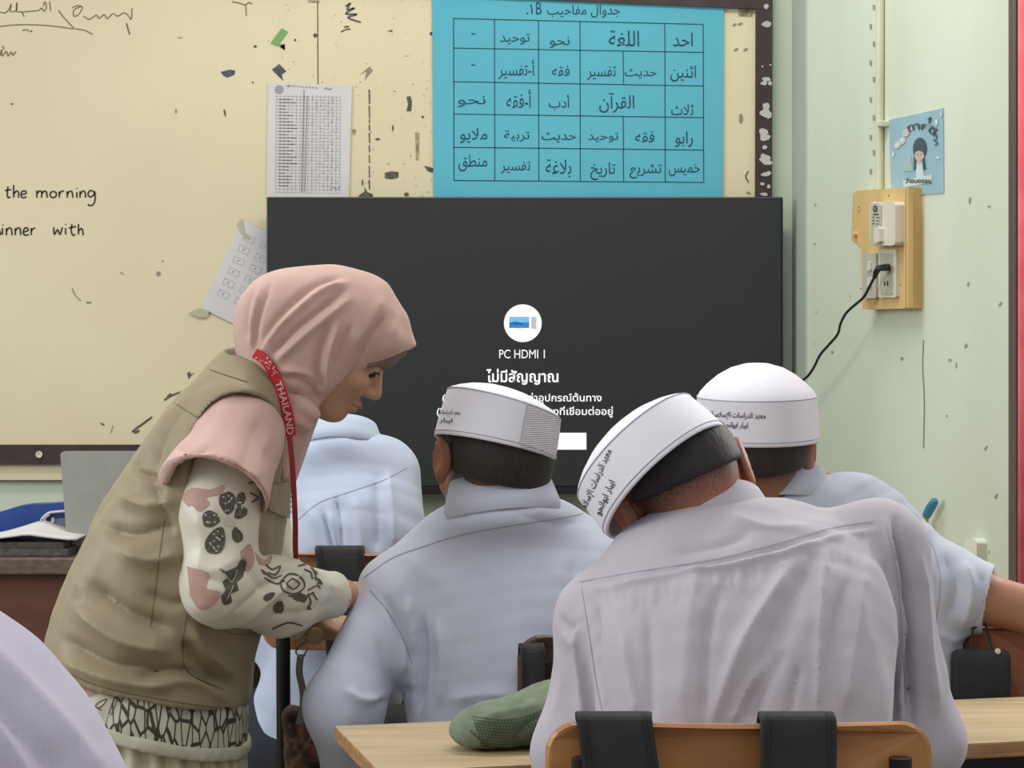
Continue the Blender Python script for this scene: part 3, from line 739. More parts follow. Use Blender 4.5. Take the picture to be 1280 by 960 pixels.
for x, y in [(1074,259),(1074,264),(1124.5,258),(1126,356),(1076,361),(1111,244.5),(1123,261)]: mb.cyl(RW(x, y, off), 0.0016, 0.001, WNRM, 10)
mb.build('screws', M_screw, t)
MB().cyl(RW(1070.5,293,off), 0.006, 0.008, WNRM, 16).build('button', M_outletwood, t)
t = root('power_cord', RW(1100,336,0.05), 'black power cord plugged into the wall socket and hanging down leftwards', 'cord')
MB().tube([RW(1110,334,off+0.012), RW(1105,334.5,off+0.03), RW(1098,335.5,off+0.034), RW(1095,341,off+0.034), RW(1093,347,off+0.034)], [0.0075,0.007,0.0065,0.006,0.004], 12).build('plug', M_black, t)
pts = [(1094,345,4.50),(1088,356,4.52),(1080,371,4.55),(1070,380,4.58),(1058,391,4.62),(1051,404,4.65),(1047,418,4.68),(1036,431,4.72),(1025,444,4.76),(1018,458,4.80),(1010,470,4.84),(1001,478,4.88),(985,500,4.95),(970,560,5.0),(950,640,5.05),(900,760,5.1),(860,900,5.15)]
MB().tube([P(*p) for p in crv(pts, 5)], 0.0028, 8).build('cable', M_black, t)
# two things hung low on the wall
t = root('marker_pen', RW(1162,645,0.02), 'blue and yellow marker standing up behind the right shoulder of the boy at right', 'marker')
MB().tube([RW(1152,662,0.02), RW(1158,645,0.02)][::1], 0.0065, 14).build('barrel', mat('marker_yellow',(214,168,70),0.5), t)
MB().tube([P(1152,690,RW(1157,650,0.02).y), RW(1157,650,0.02)], 0.006, 14).build('shaft', mat('marker_yellow',(214,168,70),0.5), t)
MB().tube([RW(1158.5,644,0.02), RW(1163,635,0.02), RW(1168,627,0.02), RW(1169.5,624.5,0.02)], [0.0085,0.0095,0.008,0.004], 16).build('cap', mat('marker_blue',(62,138,178),0.45), t)
t = root('wall_hook', RW(1214,690,0.01), 'small white rounded wall hook low on the right wall beside the brown door frame', 'hook')
MB().prism([RW(x, y, 0.02) for x, y in rrect(1205,673,1221,712,7.5,8)], -WNRM*0.02).build('hook_plate', M_white, t)
MB().tube([RW(1213,705,0.02), RW(1213,712,0.04), RW(1213,704,0.05)], 0.004, 10).build('hook_arm', M_white, t)

# ------------------------------------------------------------------ teacher's desk and what lies on it
DD = 4.50; zt = CAMH-(697-YH)*DD/F
x0, x1 = (-420-CX)*DD/F, (325-CX)*DD/F
t = root('teacher_desk', ((x0+x1)/2, DD+0.3, 0), 'dark red brown teacher desk behind the woman in the khaki vest', 'desk')
MB().box(((x0+x1)/2, DD+0.29, zt-0.016), ((x1-x0)/2, 0.31, 0.016), bev=0.003).build('desk_top', M_tdesktop, t)
MB().box(((x0+x1)/2, DD+0.02, zt/2), ((x1-x0)/2-0.02, 0.012, zt/2-0.034)).build('front_panel', M_tdesk, t)
for xx in (x0+0.03, x1-0.02): MB().box((xx, DD+0.3, zt/2-0.016), (0.014, 0.27, zt/2-0.016)).build('side_panel', M_tdesk, t)
MB().box((x1-0.004, DD+0.012, zt/2-0.02), (0.012, 0.012, zt/2-0.02)).build('corner_strip', M_steel, t)
t = root('laptop', P(120,690,DD+0.12), 'open silver laptop seen from the back of its lid on the brown desk', 'laptop')
dl = DD+0.10; zb = zt+0.012
pl = [P(x, y, dl-0.03+0.06*(690-y)/130*0.6) for x, y in rrect(75,564,232,668,7)]
R_ = [P(75,564,dl+0.02), P(84,672,dl-0.02)]
poly = []
for x, y in rrect(0,0,1,1,0.045,6):
    xx = 75+x*150+9*y; yy = 564+y*118; poly.append(P(xx, yy, dl-0.02*y+0.02))
MB().prism(poly, (0,0.007,0)).build('lid', mat('laptop_silver',(160,160,150),0.4,(154,154,145),20,metal=0.35), t)
MB().box((poly[0].x/2+poly[-8].x/2, dl+0.14, zt+0.008), (0.13,0.125,0.007), bev=0.003).build('base', _mats['laptop_silver'], t)
# blue carrier bag with a clear oval grip
t = root('bag', P(30,690,DD+0.1), 'blue bag with white edged oval handle hole on the desk left of the laptop', 'bag')
out = [P(x, y, DD+0.2) for x, y in crv([(-70,697),(-60,668),(-30,648),(0,640),(28,632),(60,630),(84,629),(104,634),(112,650),(114,697)],5)]
MB().prism(out, (0,0.05,0)).build('bag_body', mat('bag_blue',(38,74,150),0.5,(32,64,136),9), t)
MB().prism([P(x, y, DD+0.196) for x, y in [(68+15*math.cos(a)*1.2+9, 655+7*math.sin(a)) for a in np.linspace(0,6.283,24,endpoint=False)]], (0,0.004,0)).build('grip_hole', mat('bag_grey',(120,130,142),0.4), t)
MB().tube([P(x, y, DD+0.195) for x, y in crv([(84,639),(70,640),(60,642),(52,650),(50,660),(56,664),(66,660),(74,664),(90,668)],5)], 0.003, 8).build('grip_edge', M_paper, t)
MB().tube([P(x, y, DD+0.195) for x, y in crv([(62,643),(56,648),(58,655),(66,653),(66,647)],5)], 0.003, 8).build('grip_edge', M_paper, t)
t = root('book_stack', P(30,695,DD+0.1), 'grey covered books stacked flat at the left end of the brown desk', 'books')
for k, (a0, a1, h, mt_) in enumerate([(-120,84,0.016,mat('book_grey',(96,94,92),0.6,(70,68,66),60)),(-120,78,0.014,mat('book_dark',(62,58,56),0.6,(84,80,76),80))]):
    xa, xb = (a0-CX)*DD/F, (a1-CX)*DD/F; zz = zt+0.016*k*0.95+h/2+0.0005
    MB().box(((xa+xb)/2, DD+0.09, zz), ((xb-xa)/2, 0.075, h/2), bev=0.002).build('book', mt_, t)
ztb = zt+0.031
t = root('loose_papers', P(20,680,DD+0.1), 'loose white papers with a raised fold on top of the stacked books', 'papers')
gv = []; gf = []; nx, ny = 22, 6
for i in range(nx):
    for j in range(ny):
        px = -110+i*(205/(nx-1)); hgt = 0.004+0.026*max(0, 1-abs(px-33)/55)**1.2*(0.4+0.6*j/(ny-1))
        x = (px-CX)*DD/F; gv.append((x, DD+0.005+0.15*j/(ny-1), ztb+0.003+hgt))
for i in range(nx-1):
    for j in range(ny-1): gf.append((i*ny+j, (i+1)*ny+j, (i+1)*ny+j+1, i*ny+j+1))
pp = mk('sheets', gv, gf, M_paper, t, smooth=True); md = pp.modifiers.new('thickness','SOLIDIFY'); md.thickness = 0.004

# ------------------------------------------------------------------ student desks
def desk(loc, yaw, L, Wd, z, label, legs=True):
    """loc = far left corner of the top"""
    R = Matrix.Rotation(yaw, 3, 'Z'); o = Vector((loc[0], loc[1], 0))
    q = lambda x, y, zz: o+R@Vector((x, -y, 0))+Vector((0, 0, zz))
    t = root('school_desk', q(L/2, Wd/2, 0), label, 'desk')
    mb = MB(); mb.box(q(L/2, Wd/2, z-0.011), (L/2, Wd/2, 0.011), R, bev=0.003); o_ = mb.build('desk_top', [M_desk, M_deskedge], t)
    o_.data.polygons.foreach_set('material_index', [0 if abs(p.normal.z) > 0.8 else 1 for p in o_.data.polygons])
    MB().box(q(L/2, Wd-0.05, z-0.07), (L/2-0.05, 0.008, 0.045), R).build('apron', M_steel, t)
    MB().box(q(L/2, Wd/2+0.01, z-0.15), (L/2-0.06, Wd/2-0.05, 0.006), R, bev=0.002).build('book_shelf', M_deskedge, t)
    for x in (0.06, L-0.06):
        for y in (0.05, Wd-0.05):
            MB().tube([q(x, y, z-0.024), q(x, y, 0.012)], 0.0125, 14).build('leg', M_steel, t)
        MB().tube([q(x, 0.05, 0.12), q(x, Wd-0.05, 0.12)], 0.009, 12).build('stretcher', M_steel, t)
        MB().tube([q(x, 0.05, z-0.155), q(x, Wd-0.05, z-0.155)], 0.008, 12).build('shelf_bar', M_steel, t)
    return t, q
ZD = 0.722
dB = P(418,907,3.15); deskB, qB = desk((dB.x, dB.y), math.radians(14), 1.2, 0.34, ZD, 'light wooden school desk in front, with the green mesh pouch on it')
desk((-0.06, 4.34), math.radians(2), 1.0, 0.40, ZD, 'far wooden school desk hidden in front of the two boys in white caps')

# ------------------------------------------------------------------ chairs
def chair(name, base, yaw, ztop, mt, label, w=0.42, hb=0.17, group=None, posts=True, steel=None):
    R = Matrix.Rotation(yaw, 3, 'Z'); o = Vector((base[0], base[1], 0)); q = lambda x, y, z: o+R@Vector((x, y, 0))+Vector((0, 0, z))
    t = root(name, o, label, 'chair', group)
    # local: backrest at y=-0.2, seat in front of it
    def panel(x0, x1, z0, z1, r, bow, y0, th):
        V = []; Fc = []; pts = []
        for (cx_, cz_, a0) in ((x1-r,z1-r,0),(x0+r,z1-r,90),(x0+r,z0+r,180),(x1-r,z0+r,270)):
            for k in range(7): a = math.radians(a0+90*k/6); pts.append((cx_+r*math.cos(a), cz_+r*math.sin(a)))
        # dense outline along top and bottom so that the panel can bow
        dens = []
        for i in range(len(pts)):
            a, b = pts[i], pts[(i+1) % len(pts)]; n = max(1, int(math.hypot(b[0]-a[0], b[1]-a[1])/0.03))
            dens += [(a[0]+(b[0]-a[0])*k/n, a[1]+(b[1]-a[1])*k/n) for k in range(n)]
        n = len(dens); cx_, cz_ = (x0+x1)/2, (z0+z1)/2
        layers = [(-th/2, -0.004), (-th/2+0.004, 0), (th/2-0.004, 0), (th/2, -0.004)]
        for dy, ins in layers:
            for x, z in dens:
                l = math.hypot(x-cx_, z-cz_); f = 1+ins/l; xx = cx_+(x-cx_)*f; zz = cz_+(z-cz_)*f
                V.append(q(xx, y0+dy+bow*(xx/((x1-x0)/2))**2, zz))
        for i in range(3):
            for k in range(n): Fc.append((i*n+k, i*n+(k+1) % n, (i+1)*n+(k+1) % n, (i+1)*n+k))
        # faces as strips from bottom to top
        for base_ in (0, 3*n):
            idx = sorted(range(n), key=lambda i: (round(dens[i][0], 4)))
            lowr = [i for i in idx if dens[i][1] < cz_]; upr = [i for i in idx if dens[i][1] >= cz_]
            bm_ = []
            Fc.append(tuple(base_+i for i in range(n)))
        return V, Fc
    mb = MB(); mb.add(*panel(-w/2, w/2, ztop-hb, ztop, 0.035, 0.02, -0.2, 0.016)); mb.build('backrest', mt, t)
    mb = MB(); mb.box(q(0, 0.02, 0.445), (0.19, 0.19, 0.011), R, bev=0.006); mb.build('seat', mt, t)
    st = steel or M_steel
    for s_ in (-1, 1):
        x = s_*(w/2-0.04)
        MB().tube([q(x, -0.219, ztop-0.033), q(x, -0.217, ztop-0.2), q(x, -0.2, 0.43), q(x, -0.23, 0.01)], 0.0125, 16).build('leg', st, t)
        MB().tube([q(x*0.95, 0.19, 0.432), q(x*0.95, 0.2, 0.01)], 0.0125, 16).build('leg', st, t)
        MB().tube([q(x, -0.2, 0.425), q(x*0.95, 0.19, 0.425)], 0.011, 14).build('seat_rail', st, t)
    MB().tube([q(-w/2+0.05, 0.19, 0.2), q(w/2-0.05, 0.19, 0.2)], 0.009, 12).build('stretcher', st, t)
    return t, q
cB = P(925,905,2.42)
chairB, qcB = chair('school_chair', (cB.x, cB.y+0.2), 0, 0.851, M_chairB, 'honey coloured wooden chair nearest the camera, black straps over its backrest', w=0.420, hb=0.17)
cA = P(806,795,3.3)
chairA, qcA = chair('school_chair', (cA.x, cA.y+0.2), 0.08, 0.829, M_chairA, 'dark brown wooden chair of the middle boy, beside the green mesh pouch', w=0.405, hb=0.17)
cD = P(465,692,3.93)
chairD, qcD = chair('school_chair', (cD.x, cD.y+0.2), 0.03, 0.889, M_chairD, 'orange wooden chair between the woman and the middle boy', w=0.40, hb=0.17)
cC = P(1348,787,3.5)
chairC, qcC = chair('school_chair', (cC.x, cC.y+0.2), -0.06, 0.811, M_chairC, 'russet wooden chair at the right edge, a black bag hung on it', w=0.33, hb=0.2)

# ------------------------------------------------------------------ bags hung on the chairs
def strap(mb, path, wdir, wd, th=0.006, mi=0):
    pts = [Vector(p) for p in path]; wv = Vector(wdir).normalized(); V = []; Fc = []
    for i, p in enumerate(pts):
        tg = (pts[min(i+1, len(pts)-1)]-pts[max(i-1, 0)]).normalized(); n = tg.cross(wv).normalized()
        for a, b in ((-1,-1),(-0.94,-1.25),(0.94,-1.25),(1,-1),(1,1),(-1,1)): V.append(p+wv*a*wd/2+n*b*th/2)
    for i in range(len(pts)-1):
        for k in range(6): Fc.append((i*6+k, i*6+(k+1) % 6, (i+1)*6+(k+1) % 6, (i+1)*6+k))
    Fc.append(tuple(range(6))); Fc.append(tuple(range(len(pts)*6-1, len(pts)*6-7, -1)))
    return mb.add(V, Fc, mi)
def backpack(q, ztop, xs, label, body_top, wd=0.08, tilt=(0,0), bx=0.0, bw=0.15, bh=0.36, mt=None):
    """hangs by its straps over the backrest of a chair with local frame q; body on the rear side"""
    mt = mt or M_bagblack
    t = root('backpack', q(bx, -0.3, body_top-bh), label, 'backpack')
    f = Field(); o = q(0,0,0); ex = (q(1,0,0)-o).normalized(); ey = (q(0,1,0)-o).normalized()
    R = np.array([ex, ey, (0,0,1)]).T
    f.box(q(bx, -0.3, body_top-bh/2), (bw, 0.062, bh/2), R, 0.045, 0.02); f.box(q(bx, -0.36, body_top-bh*0.66), (bw*0.78, 0.035, bh*0.26), R, 0.028, 0.015)
    V, Fc = f.mesh(0.007, 2); V = folds(V, Fc, [], 0.002, 3, 0.12); mk('bag_body', V, Fc, mt, t, smooth=True)
    MB().tube([q(bx+a*bw*0.9, -0.3-0.045, body_top-0.05-0.1*abs(a)**3) for a in np.linspace(-1,1,13)], 0.003, 8).build('zip', M_bagdark, t)
    for x, tl in zip(xs, tilt):
        mb = MB(); path = [q(x+tl*1.2, -0.262, body_top-0.03), q(x+tl*0.9, -0.25, ztop-0.1), q(x+tl*0.35, -0.236, ztop-0.04), q(x, -0.222, ztop+0.001), q(x, -0.21, ztop+0.009), q(x, -0.195, ztop+0.009), q(x, -0.183, ztop), q(x+tl, -0.178, ztop-0.06), q(x+tl*1.3, -0.178, ztop-0.14)]
        path = [Vector(p) for p in crv(path, 4)]
        s_ = strap(mb, path, ex, wd, 0.006).build('strap', mt, t)
        mb = MB()
        for a in (-0.4, 0.4): strap(mb, [p+ex*wd*a+Vector((0, -0.003, 0.002)) for p in path[:18]], ex, 0.003, 0.004)
        mb.build('strap_seam', M_bagdark, s_)
    return t
k = 2.42/F
backpack(qcB, 0.851, ((767.5-925)*k, (995-925)*k), 'black backpack hung by two wide straps on the nearest honey coloured chair', 0.66, 0.081, (0.016, -0.007))
backpack(qcA, 0.806, ((650-806)*3.3/F,), 'black bag hung on the dark brown chair beside the green mesh pouch', 0.70, 0.036, (0.0,), bx=-0.05, bw=0.12)
backpack(qcD, 0.889, ((421-465)*3.93/F, (585-465)*3.93/F), 'black bag hung on the orange chair behind the arm of the woman', 0.64, 0.085, (0.02, 0.0), bx=0.0, bw=0.13)
t = root('shoulder_bag', qcC(-0.14,-0.26,0.5), 'flat black bag with a white stud hanging on the russet chair at right', 'bag')
f = Field(); ex = (qcC(1,0,0)-qcC(0,0,0)).normalized(); ey = (qcC(0,1,0)-qcC(0,0,0)).normalized()
RC = np.array([ex, ey, (0,0,1)]).T
f.box(P(1226,895,3.462), (0.046,0.013,0.104), RC, 0.012, 0.01)
V, Fc = f.mesh(0.005, 2); mk('bag_body', V, Fc, mat('bag_charcoal',(38,42,45),0.8,(44,48,50),30), t, smooth=True)
MB().cyl(P(1247,814,3.449), 0.0045, 0.006, (0,-1,0), 16, prof=[(0.0045,0),(0.0045,0.003),(0.003,0.006)]).build('stud', M_plastic, t)
MB().tube([P(1214,812,3.462), P(1216,792,3.475)+Vector((0,0,0.008)), P(1232,790,3.49)+Vector((0,0,0.012)), P(1240,812,3.462)], 0.0022, 10).build('loop', M_bagblack, t)

# ------------------------------------------------------------------ mesh pouch on the front desk
M_pouch = mat('pouch_green', (118,132,110), 0.8, (104,118,98), 30)
M_net = mat('pouch_net', (62,76,56), 0.85, (74,90,66), 40)
t = root('pencil_pouch', P(640,920,3.02), 'green mesh pencil pouch lying on the front wooden desk', 'pouch')
f = Field(); Rp = Matrix.Rotation(0.38, 3, 'Z'); pc = P(660,912,3.0); pc.z = ZD+0.034
f.ell(pc, (0.10,0.055,0.034), Rp, 0.02); f.ell(pc+Vector((-0.055,-0.02,-0.012)), (0.05,0.04,0.022), Rp, 0.03); f.ell(pc+Vector((0.05,0.02,0.016)), (0.06,0.05,0.036), Rp, 0.03)
f.half((pc.x,pc.y,ZD+0.0015), (0,0,-1), k=0.006)
V, Fc = f.mesh(0.004, 2); V = folds(V, Fc, [([(590,905),(630,890),(680,880)],7,0.004),([(640,930),(660,905),(680,890)],4,-0.004),([(600,920),(640,938),(670,925)],3,0.002)], 0.002, 5, 0.05)
mk('pouch_body', V, Fc, M_pouch, t, smooth=True); bp = bvh_of(V, Fc)
fl = Flat()
for k in range(25): x = 594+k*4.0; fl.line([(x,902-max(0,(k-4))*0.6),(x+8,928),(x+16,946)], 1.0)
for k in range(12): y = 896+k*4.0; fl.line([(590+k*1.2,y),(640,y+4-k*0.25),(684,y-10)], 1.0)
fl.on('net_panel', M_net, t, bp, 0.0012)
fl = Flat(); fl.line([(588,913),(612,934),(630,940),(672,928)], 2); fl.on('piping', M_net, t, bp, 0.001)

# ------------------------------------------------------------------ people
def cloth(name, a, b, sc=3.0):
    return mat(name, a, 0.85, b, sc, 5, bump=(420,0.10,0.0006), sheen=0.12, contrast=(0.3,0.7), wrinkle=(7,0.9,0.010))
M_shirtA = cloth('shirt_white_bluish', (202,208,226), (196,202,221))
M_shirtB = cloth('shirt_white_lavender', (181,176,185), (175,170,179))
M_shirtC = cloth('shirt_white_cool', (190,197,210), (182,189,204))
M_shirtD = cloth('shirt_white_pale_blue', (188,200,222), (182,194,216))
M_shirtE = cloth('shirt_lilac_white', (196,190,208), (190,184,204))
M_seam = mat('shirt_seam', (166,166,180), 0.9)
M_trouser = mat('trousers_navy', (38,42,56), 0.85, (32,36,48), 12)
M_shoe = mat('shoe_black', (26,25,25), 0.5)
M_hair = mat('hair_black', (30,26,26), 0.6, (44,38,36), 90, 3, stretch=(1,1,0.25), bump=(180,0.5,0.002))
M_cap = None
M_thread = mat('embroidery_thread', (36,36,50), 0.7)
M_eye = mat('eye_white', (225,220,212), 0.25); M_iris = mat('eye_dark', (30,20,16), 0.15)
M_lip = mat('lip', (150,92,84), 0.5)

def skin(name, rgb, stubble=True):
    m = mat(name, rgb, 0.5, tuple(v*0.9 for v in rgb), 9, 4, bump=(90,0.06,0.001)); nt = m.node_tree; b = nt.nodes['Principled BSDF']
    b.inputs['Subsurface Weight'].default_value = 0.08; b.inputs['Subsurface Scale'].default_value = 0.01
    b.inputs['Subsurface Radius'].default_value = (1.0, 0.4, 0.2)
    if stubble:                                          # cropped hair grows out of the scalp: short dark hairs thicken upwards
        at = nt.nodes.new('ShaderNodeAttribute'); at.attribute_name = 'hair'
        tc = nt.nodes.new('ShaderNodeTexCoord'); n = nt.nodes.new('ShaderNodeTexNoise'); n.inputs['Scale'].default_value = 520; n.inputs['Detail'].default_value = 2
        nt.links.new(tc.outputs['Object'], n.inputs['Vector'])
        md = nt.nodes.new('ShaderNodeMath'); md.operation = 'SUBTRACT'; md.inputs[1].default_value = 0.5; nt.links.new(n.outputs['Fac'], md.inputs[0])
        ml = nt.nodes.new('ShaderNodeMath'); ml.operation = 'MULTIPLY_ADD'; ml.inputs[1].default_value = 0.9; nt.links.new(md.outputs[0], ml.inputs[0]); nt.links.new(at.outputs['Fac'], ml.inputs[2]); ml.use_clamp = True
        mx = nt.nodes.new('ShaderNodeMix'); mx.data_type = 'RGBA'; old = b.inputs['Base Color'].links[0].from_socket
        nt.links.new(ml.outputs[0], mx.inputs['Factor']); nt.links.new(old, mx.inputs[6]); mx.inputs[7].default_value = lin((40,33,31)); nt.links.new(mx.outputs[2], b.inputs['Base Color'])
    return m
M_skinA = skin('skin_brown_warm', (164,108,82)); M_skinB = skin('skin_brown', (210,138,110)); M_skinC = skin('skin_brown_tan', (172,122,94)); M_skinD = skin('skin_brown_deep', (140,96,74))
M_skinW = skin('skin_tan', (192,148,118), False); M_skinE = skin('skin_light_brown', (170,120,92), False)

def head_field(f, o, R, s=1.0, neck=None, face=True, nr=0.047, ear=0.0):
    q = lambda x, y, z: Vector(o)+R@Vector((x*s, y*s, z*s)); Rm = np.array(R)
    e = lambda c, r, k=0.02, kind='add', M=None: f.ell(q(*c), [v*s for v in r], np.array(R@M) if M is not None else Rm, k*s, kind)
    if neck is not None: f.cone(q(0,-0.022,-0.055), neck, nr*s, nr*1.1*s, 0.03)
    e((0,-0.012,0.038), (0.074,0.094,0.080))
    e((0,-0.045,0.0), (0.066,0.055,0.070), 0.03)          # back of the skull
    e((0,0.030,-0.035), (0.058,0.060,0.072), 0.03)
    e((0,0.062,-0.092), (0.024,0.022,0.018), 0.03)        # chin
    if face:
        e((0,0.074,0.028), (0.052,0.018,0.016), 0.02)     # brow
        for sx in (-1, 1):
            e((sx*0.034,0.070,-0.028), (0.022,0.02,0.018), 0.02)   # cheek
            e((sx*0.031,0.094,0.003), (0.017,0.012,0.010), 0.012, 'sub')
            e((sx*0.031,0.080,0.002), (0.0145,0.0125,0.012), 0.004)   # lids over the eye
        f.cone(q(0,0.088,0.008), q(0,0.107,-0.032), 0.007*s, 0.011*s, 0.012*s)
        for sx in (-1, 1): e((sx*0.012,0.096,-0.037), (0.009,0.010,0.008), 0.008)
        e((0,0.089,-0.060), (0.022,0.010,0.0065), 0.006); e((0,0.087,-0.071), (0.020,0.010,0.007), 0.006)
    for sx in (-1, 1):                                     # ears
        M = Matrix.Rotation(math.radians(-24*sx), 3, 'Z')@Matrix.Rotation(math.radians(10*sx), 3, 'Y')
        if ear is None: break
        e((sx*(0.081+ear),-0.014,0.0), (0.0080,0.022,0.035), 0.008, 'add', M)
        e((sx*(0.0775+ear*0.8),-0.004,-0.029), (0.007,0.010,0.013), 0.008)
        e((sx*(0.074+ear*0.5),-0.004,0.0), (0.010+ear*0.5,0.010,0.022), 0.008)
        e((sx*(0.0905+ear),-0.008,0.003), (0.0065,0.012,0.022), 0.006, 'sub', M)
    return q
def eyes(par, q, s):
    for sx in (-1, 1):
        mb = MB(); bm = bmesh.new(); bmesh.ops.create_uvsphere(bm, u_segments=16, v_segments=10, radius=0.0118*s)
        c = q(sx*0.031,0.0815,0.001); mb.add([v.co+c for v in bm.verts], [[v.index for v in f_.verts] for f_ in bm.faces]); bm.free(); e_ = mb.build('eye', M_eye, par, smooth=True)
def hand_field(f, wrist, d, up, s=1.0, curl=0.5, side=1, k=0.008):
    """wrist -> fingers along d; up = back of the hand; side = +1 thumb towards d x up"""
    d = Vector(d).normalized(); up = Vector(up); up = (up-d*up.dot(d)).normalized(); lt = d.cross(up)*side; w_ = Vector(wrist)
    R = np.array(Matrix((lt, d, up)).transposed())
    f.ell(w_+d*0.045*s, (0.040*s,0.052*s,0.0155*s), R, 0.015); f.ell(w_+d*0.07*s, (0.041*s,0.026*s,0.0135*s), R, 0.015)
    for i, (off, L) in enumerate(((0.030,0.072),(0.010,0.080),(-0.010,0.075),(-0.029,0.060))):
        p = w_+lt*off*s+d*0.082*s; a = 0.15+curl*0.35; fan = off*1.2
        for j, seg in enumerate((0.45,0.31,0.24)):
            v = (d*math.cos(a)-up*math.sin(a)+lt*fan).normalized(); n = p+v*L*seg*s
            f.cone(p, n, (0.0088-0.0008*j)*s, (0.0082-0.0009*j)*s, k if j == 0 else 0.003); p = n; a += curl*0.75
    p = w_+lt*0.028*s+d*0.02*s; a = p+(lt*0.75+d*0.7-up*0.15).normalized()*0.042*s; b = a+(lt*0.3+d*0.9-up*0.3).normalized()*0.03*s; c_ = b+(d*0.95-up*0.35).normalized()*0.022*s
    f.limb([(p,0.015*s),(a,0.0105*s),(b,0.0095*s),(c_,0.0075*s)], 0.008)
def shoe(par, ankle, dirv):
    f = Field(); a = Vector(ankle); d = Vector(dirv).normalized(); g = a.copy(); g.z = 0.035
    f.cone(g-d*0.05, g+d*0.13, 0.038, 0.036, 0.02); f.cone(a+Vector((0,0,0.0)), g-d*0.03, 0.043, 0.04, 0.02); f.half((0,0,0.003),(0,0,-1))
    V, Fc = f.mesh(0.008, 2); mk('shoe', V, Fc, M_shoe, par, smooth=True)

def cap_mesh(par, c, R, rx=0.093, ry=0.098, hb=0.062, ht=0.092, m=None, crease=0.0, name='cap', knit=None, tilt_top=0.0, point=1.0):
    """band of height hb, crown rising to ht; c = centre of the rim"""
    prof = [(0.985,0.0005),(1.0,0.0),(1.006,0.003),(1.004,0.006)]+[(1.004-0.05*(z/hb)**1.6, z) for z in np.linspace(0.008, hb*0.96, 12)]
    prof += [(0.945,hb),(0.915,hb+(ht-hb)*0.12),(0.80,hb+(ht-hb)*0.36),(0.62,hb+(ht-hb)*0.64),(0.42,hb+(ht-hb)*0.85),(0.2,hb+(ht-hb)*0.97),(0.0,ht)]
    n = 96; V = []; Fc = []; Rm = R
    for i, (r, z) in enumerate(prof[:-1]):
        for k in range(n):
            a = 2*math.pi*k/n; rr_ = r
            x, y = rr_*rx*math.cos(a), rr_*ry*math.sin(a); zz = z
            if z > hb: zz = z-crease*(z-hb)/(ht-hb)*math.exp(-(x/(0.25*rx))**2)
            zz += tilt_top*x/rx*max(0,z/hb)*0.5
            V.append(Vector(c)+Rm@Vector((x, y, zz)))
    top = len(V); V.append(Vector(c)+Rm@Vector((0, 0, ht-crease)))
    m_ = len(prof)-1
    for i in range(m_-1):
        for k in range(n): Fc.append((i*n+k, i*n+(k+1) % n, (i+1)*n+(k+1) % n, (i+1)*n+k))
    for k in range(n): Fc.append(((m_-1)*n+k, (m_-1)*n+(k+1) % n, top))
    # inner lining
    b0 = len(V)
    for (r, z) in ((0.955,0.001),(0.93,hb*0.8),(0.6,hb)):
        for k in range(n): a = 2*math.pi*k/n; V.append(Vector(c)+Rm@Vector((r*rx*math.cos(a), r*ry*math.sin(a), z)))
    for k in range(n): Fc.append((k, b0+k, b0+(k+1) % n, (k+1) % n))
    for i in range(2):
        for k in range(n): Fc.append((b0+i*n+k, b0+(i+1)*n+k, b0+(i+1)*n+(k+1) % n, b0+i*n+(k+1) % n))
    o = mk(name, V, Fc, m, par, smooth=True)
    # seam where band and crown meet, and the stitched hem
    for zz, rr_ in ((hb*0.985, 0.957),(0.007, 1.006)):
        MB().tube([Vector(c)+Rm@Vector((rr_*rx*math.cos(a), rr_*ry*math.sin(a), zz+tilt_top*math.cos(a)*max(0,zz/hb)*0.5)) for a in np.linspace(0, 2*math.pi, 97)], 0.0009, 6, caps=False).build('cap_seam', M_capseam, o, smooth=True)
    tri = [f_ for f_ in Fc]
    if knit:
        o.data.materials.append(M_knit); mi_ = []
        for f_ in Fc:
            a_ = math.degrees(2*math.pi*((f_[0] % n)+0.5)/n); a_ = a_-360 if a_ > 180 else a_; mi_.append(1 if (f_[0]//n < 16 and knit[0] < a_ < knit[1]) else 0)
        o.data.polygons.foreach_set('material_index', mi_)
        for ad in knit:
            a_ = math.radians(ad); MB().tube([Vector(c)+Rm@Vector((r_*rx*math.cos(a_), r_*ry*math.sin(a_), z_+tilt_top*math.cos(a_)*max(0,z_/hb)*0.5)) for r_, z_ in prof[3:17]], 0.0016, 8).build('cap_seam', M_capseam, o, smooth=True)
    return o, BVHTree.FromPolygons(V, tri)
M_capseam = mat('cap_seam', (190,192,204), 0.8)
M_cap = mat('cap_white_cotton', (236,236,244), 0.8, (231,231,240), 5, bump=(500,0.15,0.0006), sheen=0.1)
def knit(name, rgb, scale):
    m = mat(name, rgb, 0.85, tuple(v*0.95 for v in rgb), 40); nt = m.node_tree; b = nt.nodes['Principled BSDF']
    tc = nt.nodes.new('ShaderNodeTexCoord'); wv = nt.nodes.new('ShaderNodeTexWave'); wv.bands_direction = 'Z'; wv.inputs['Scale'].default_value = scale; wv.inputs['Distortion'].default_value = 0.4
    nt.links.new(tc.outputs['Object'], wv.inputs['Vector']); bp_ = nt.nodes.new('ShaderNodeBump'); bp_.inputs['Strength'].default_value = 0.7; bp_.inputs['Distance'].default_value = 0.002
    nt.links.new(wv.outputs['Fac'], bp_.inputs['Height']); nt.links.new(bp_.outputs[0], b.inputs['Normal']); return m
M_knit = knit('cap_knit', (226,228,236), 95)

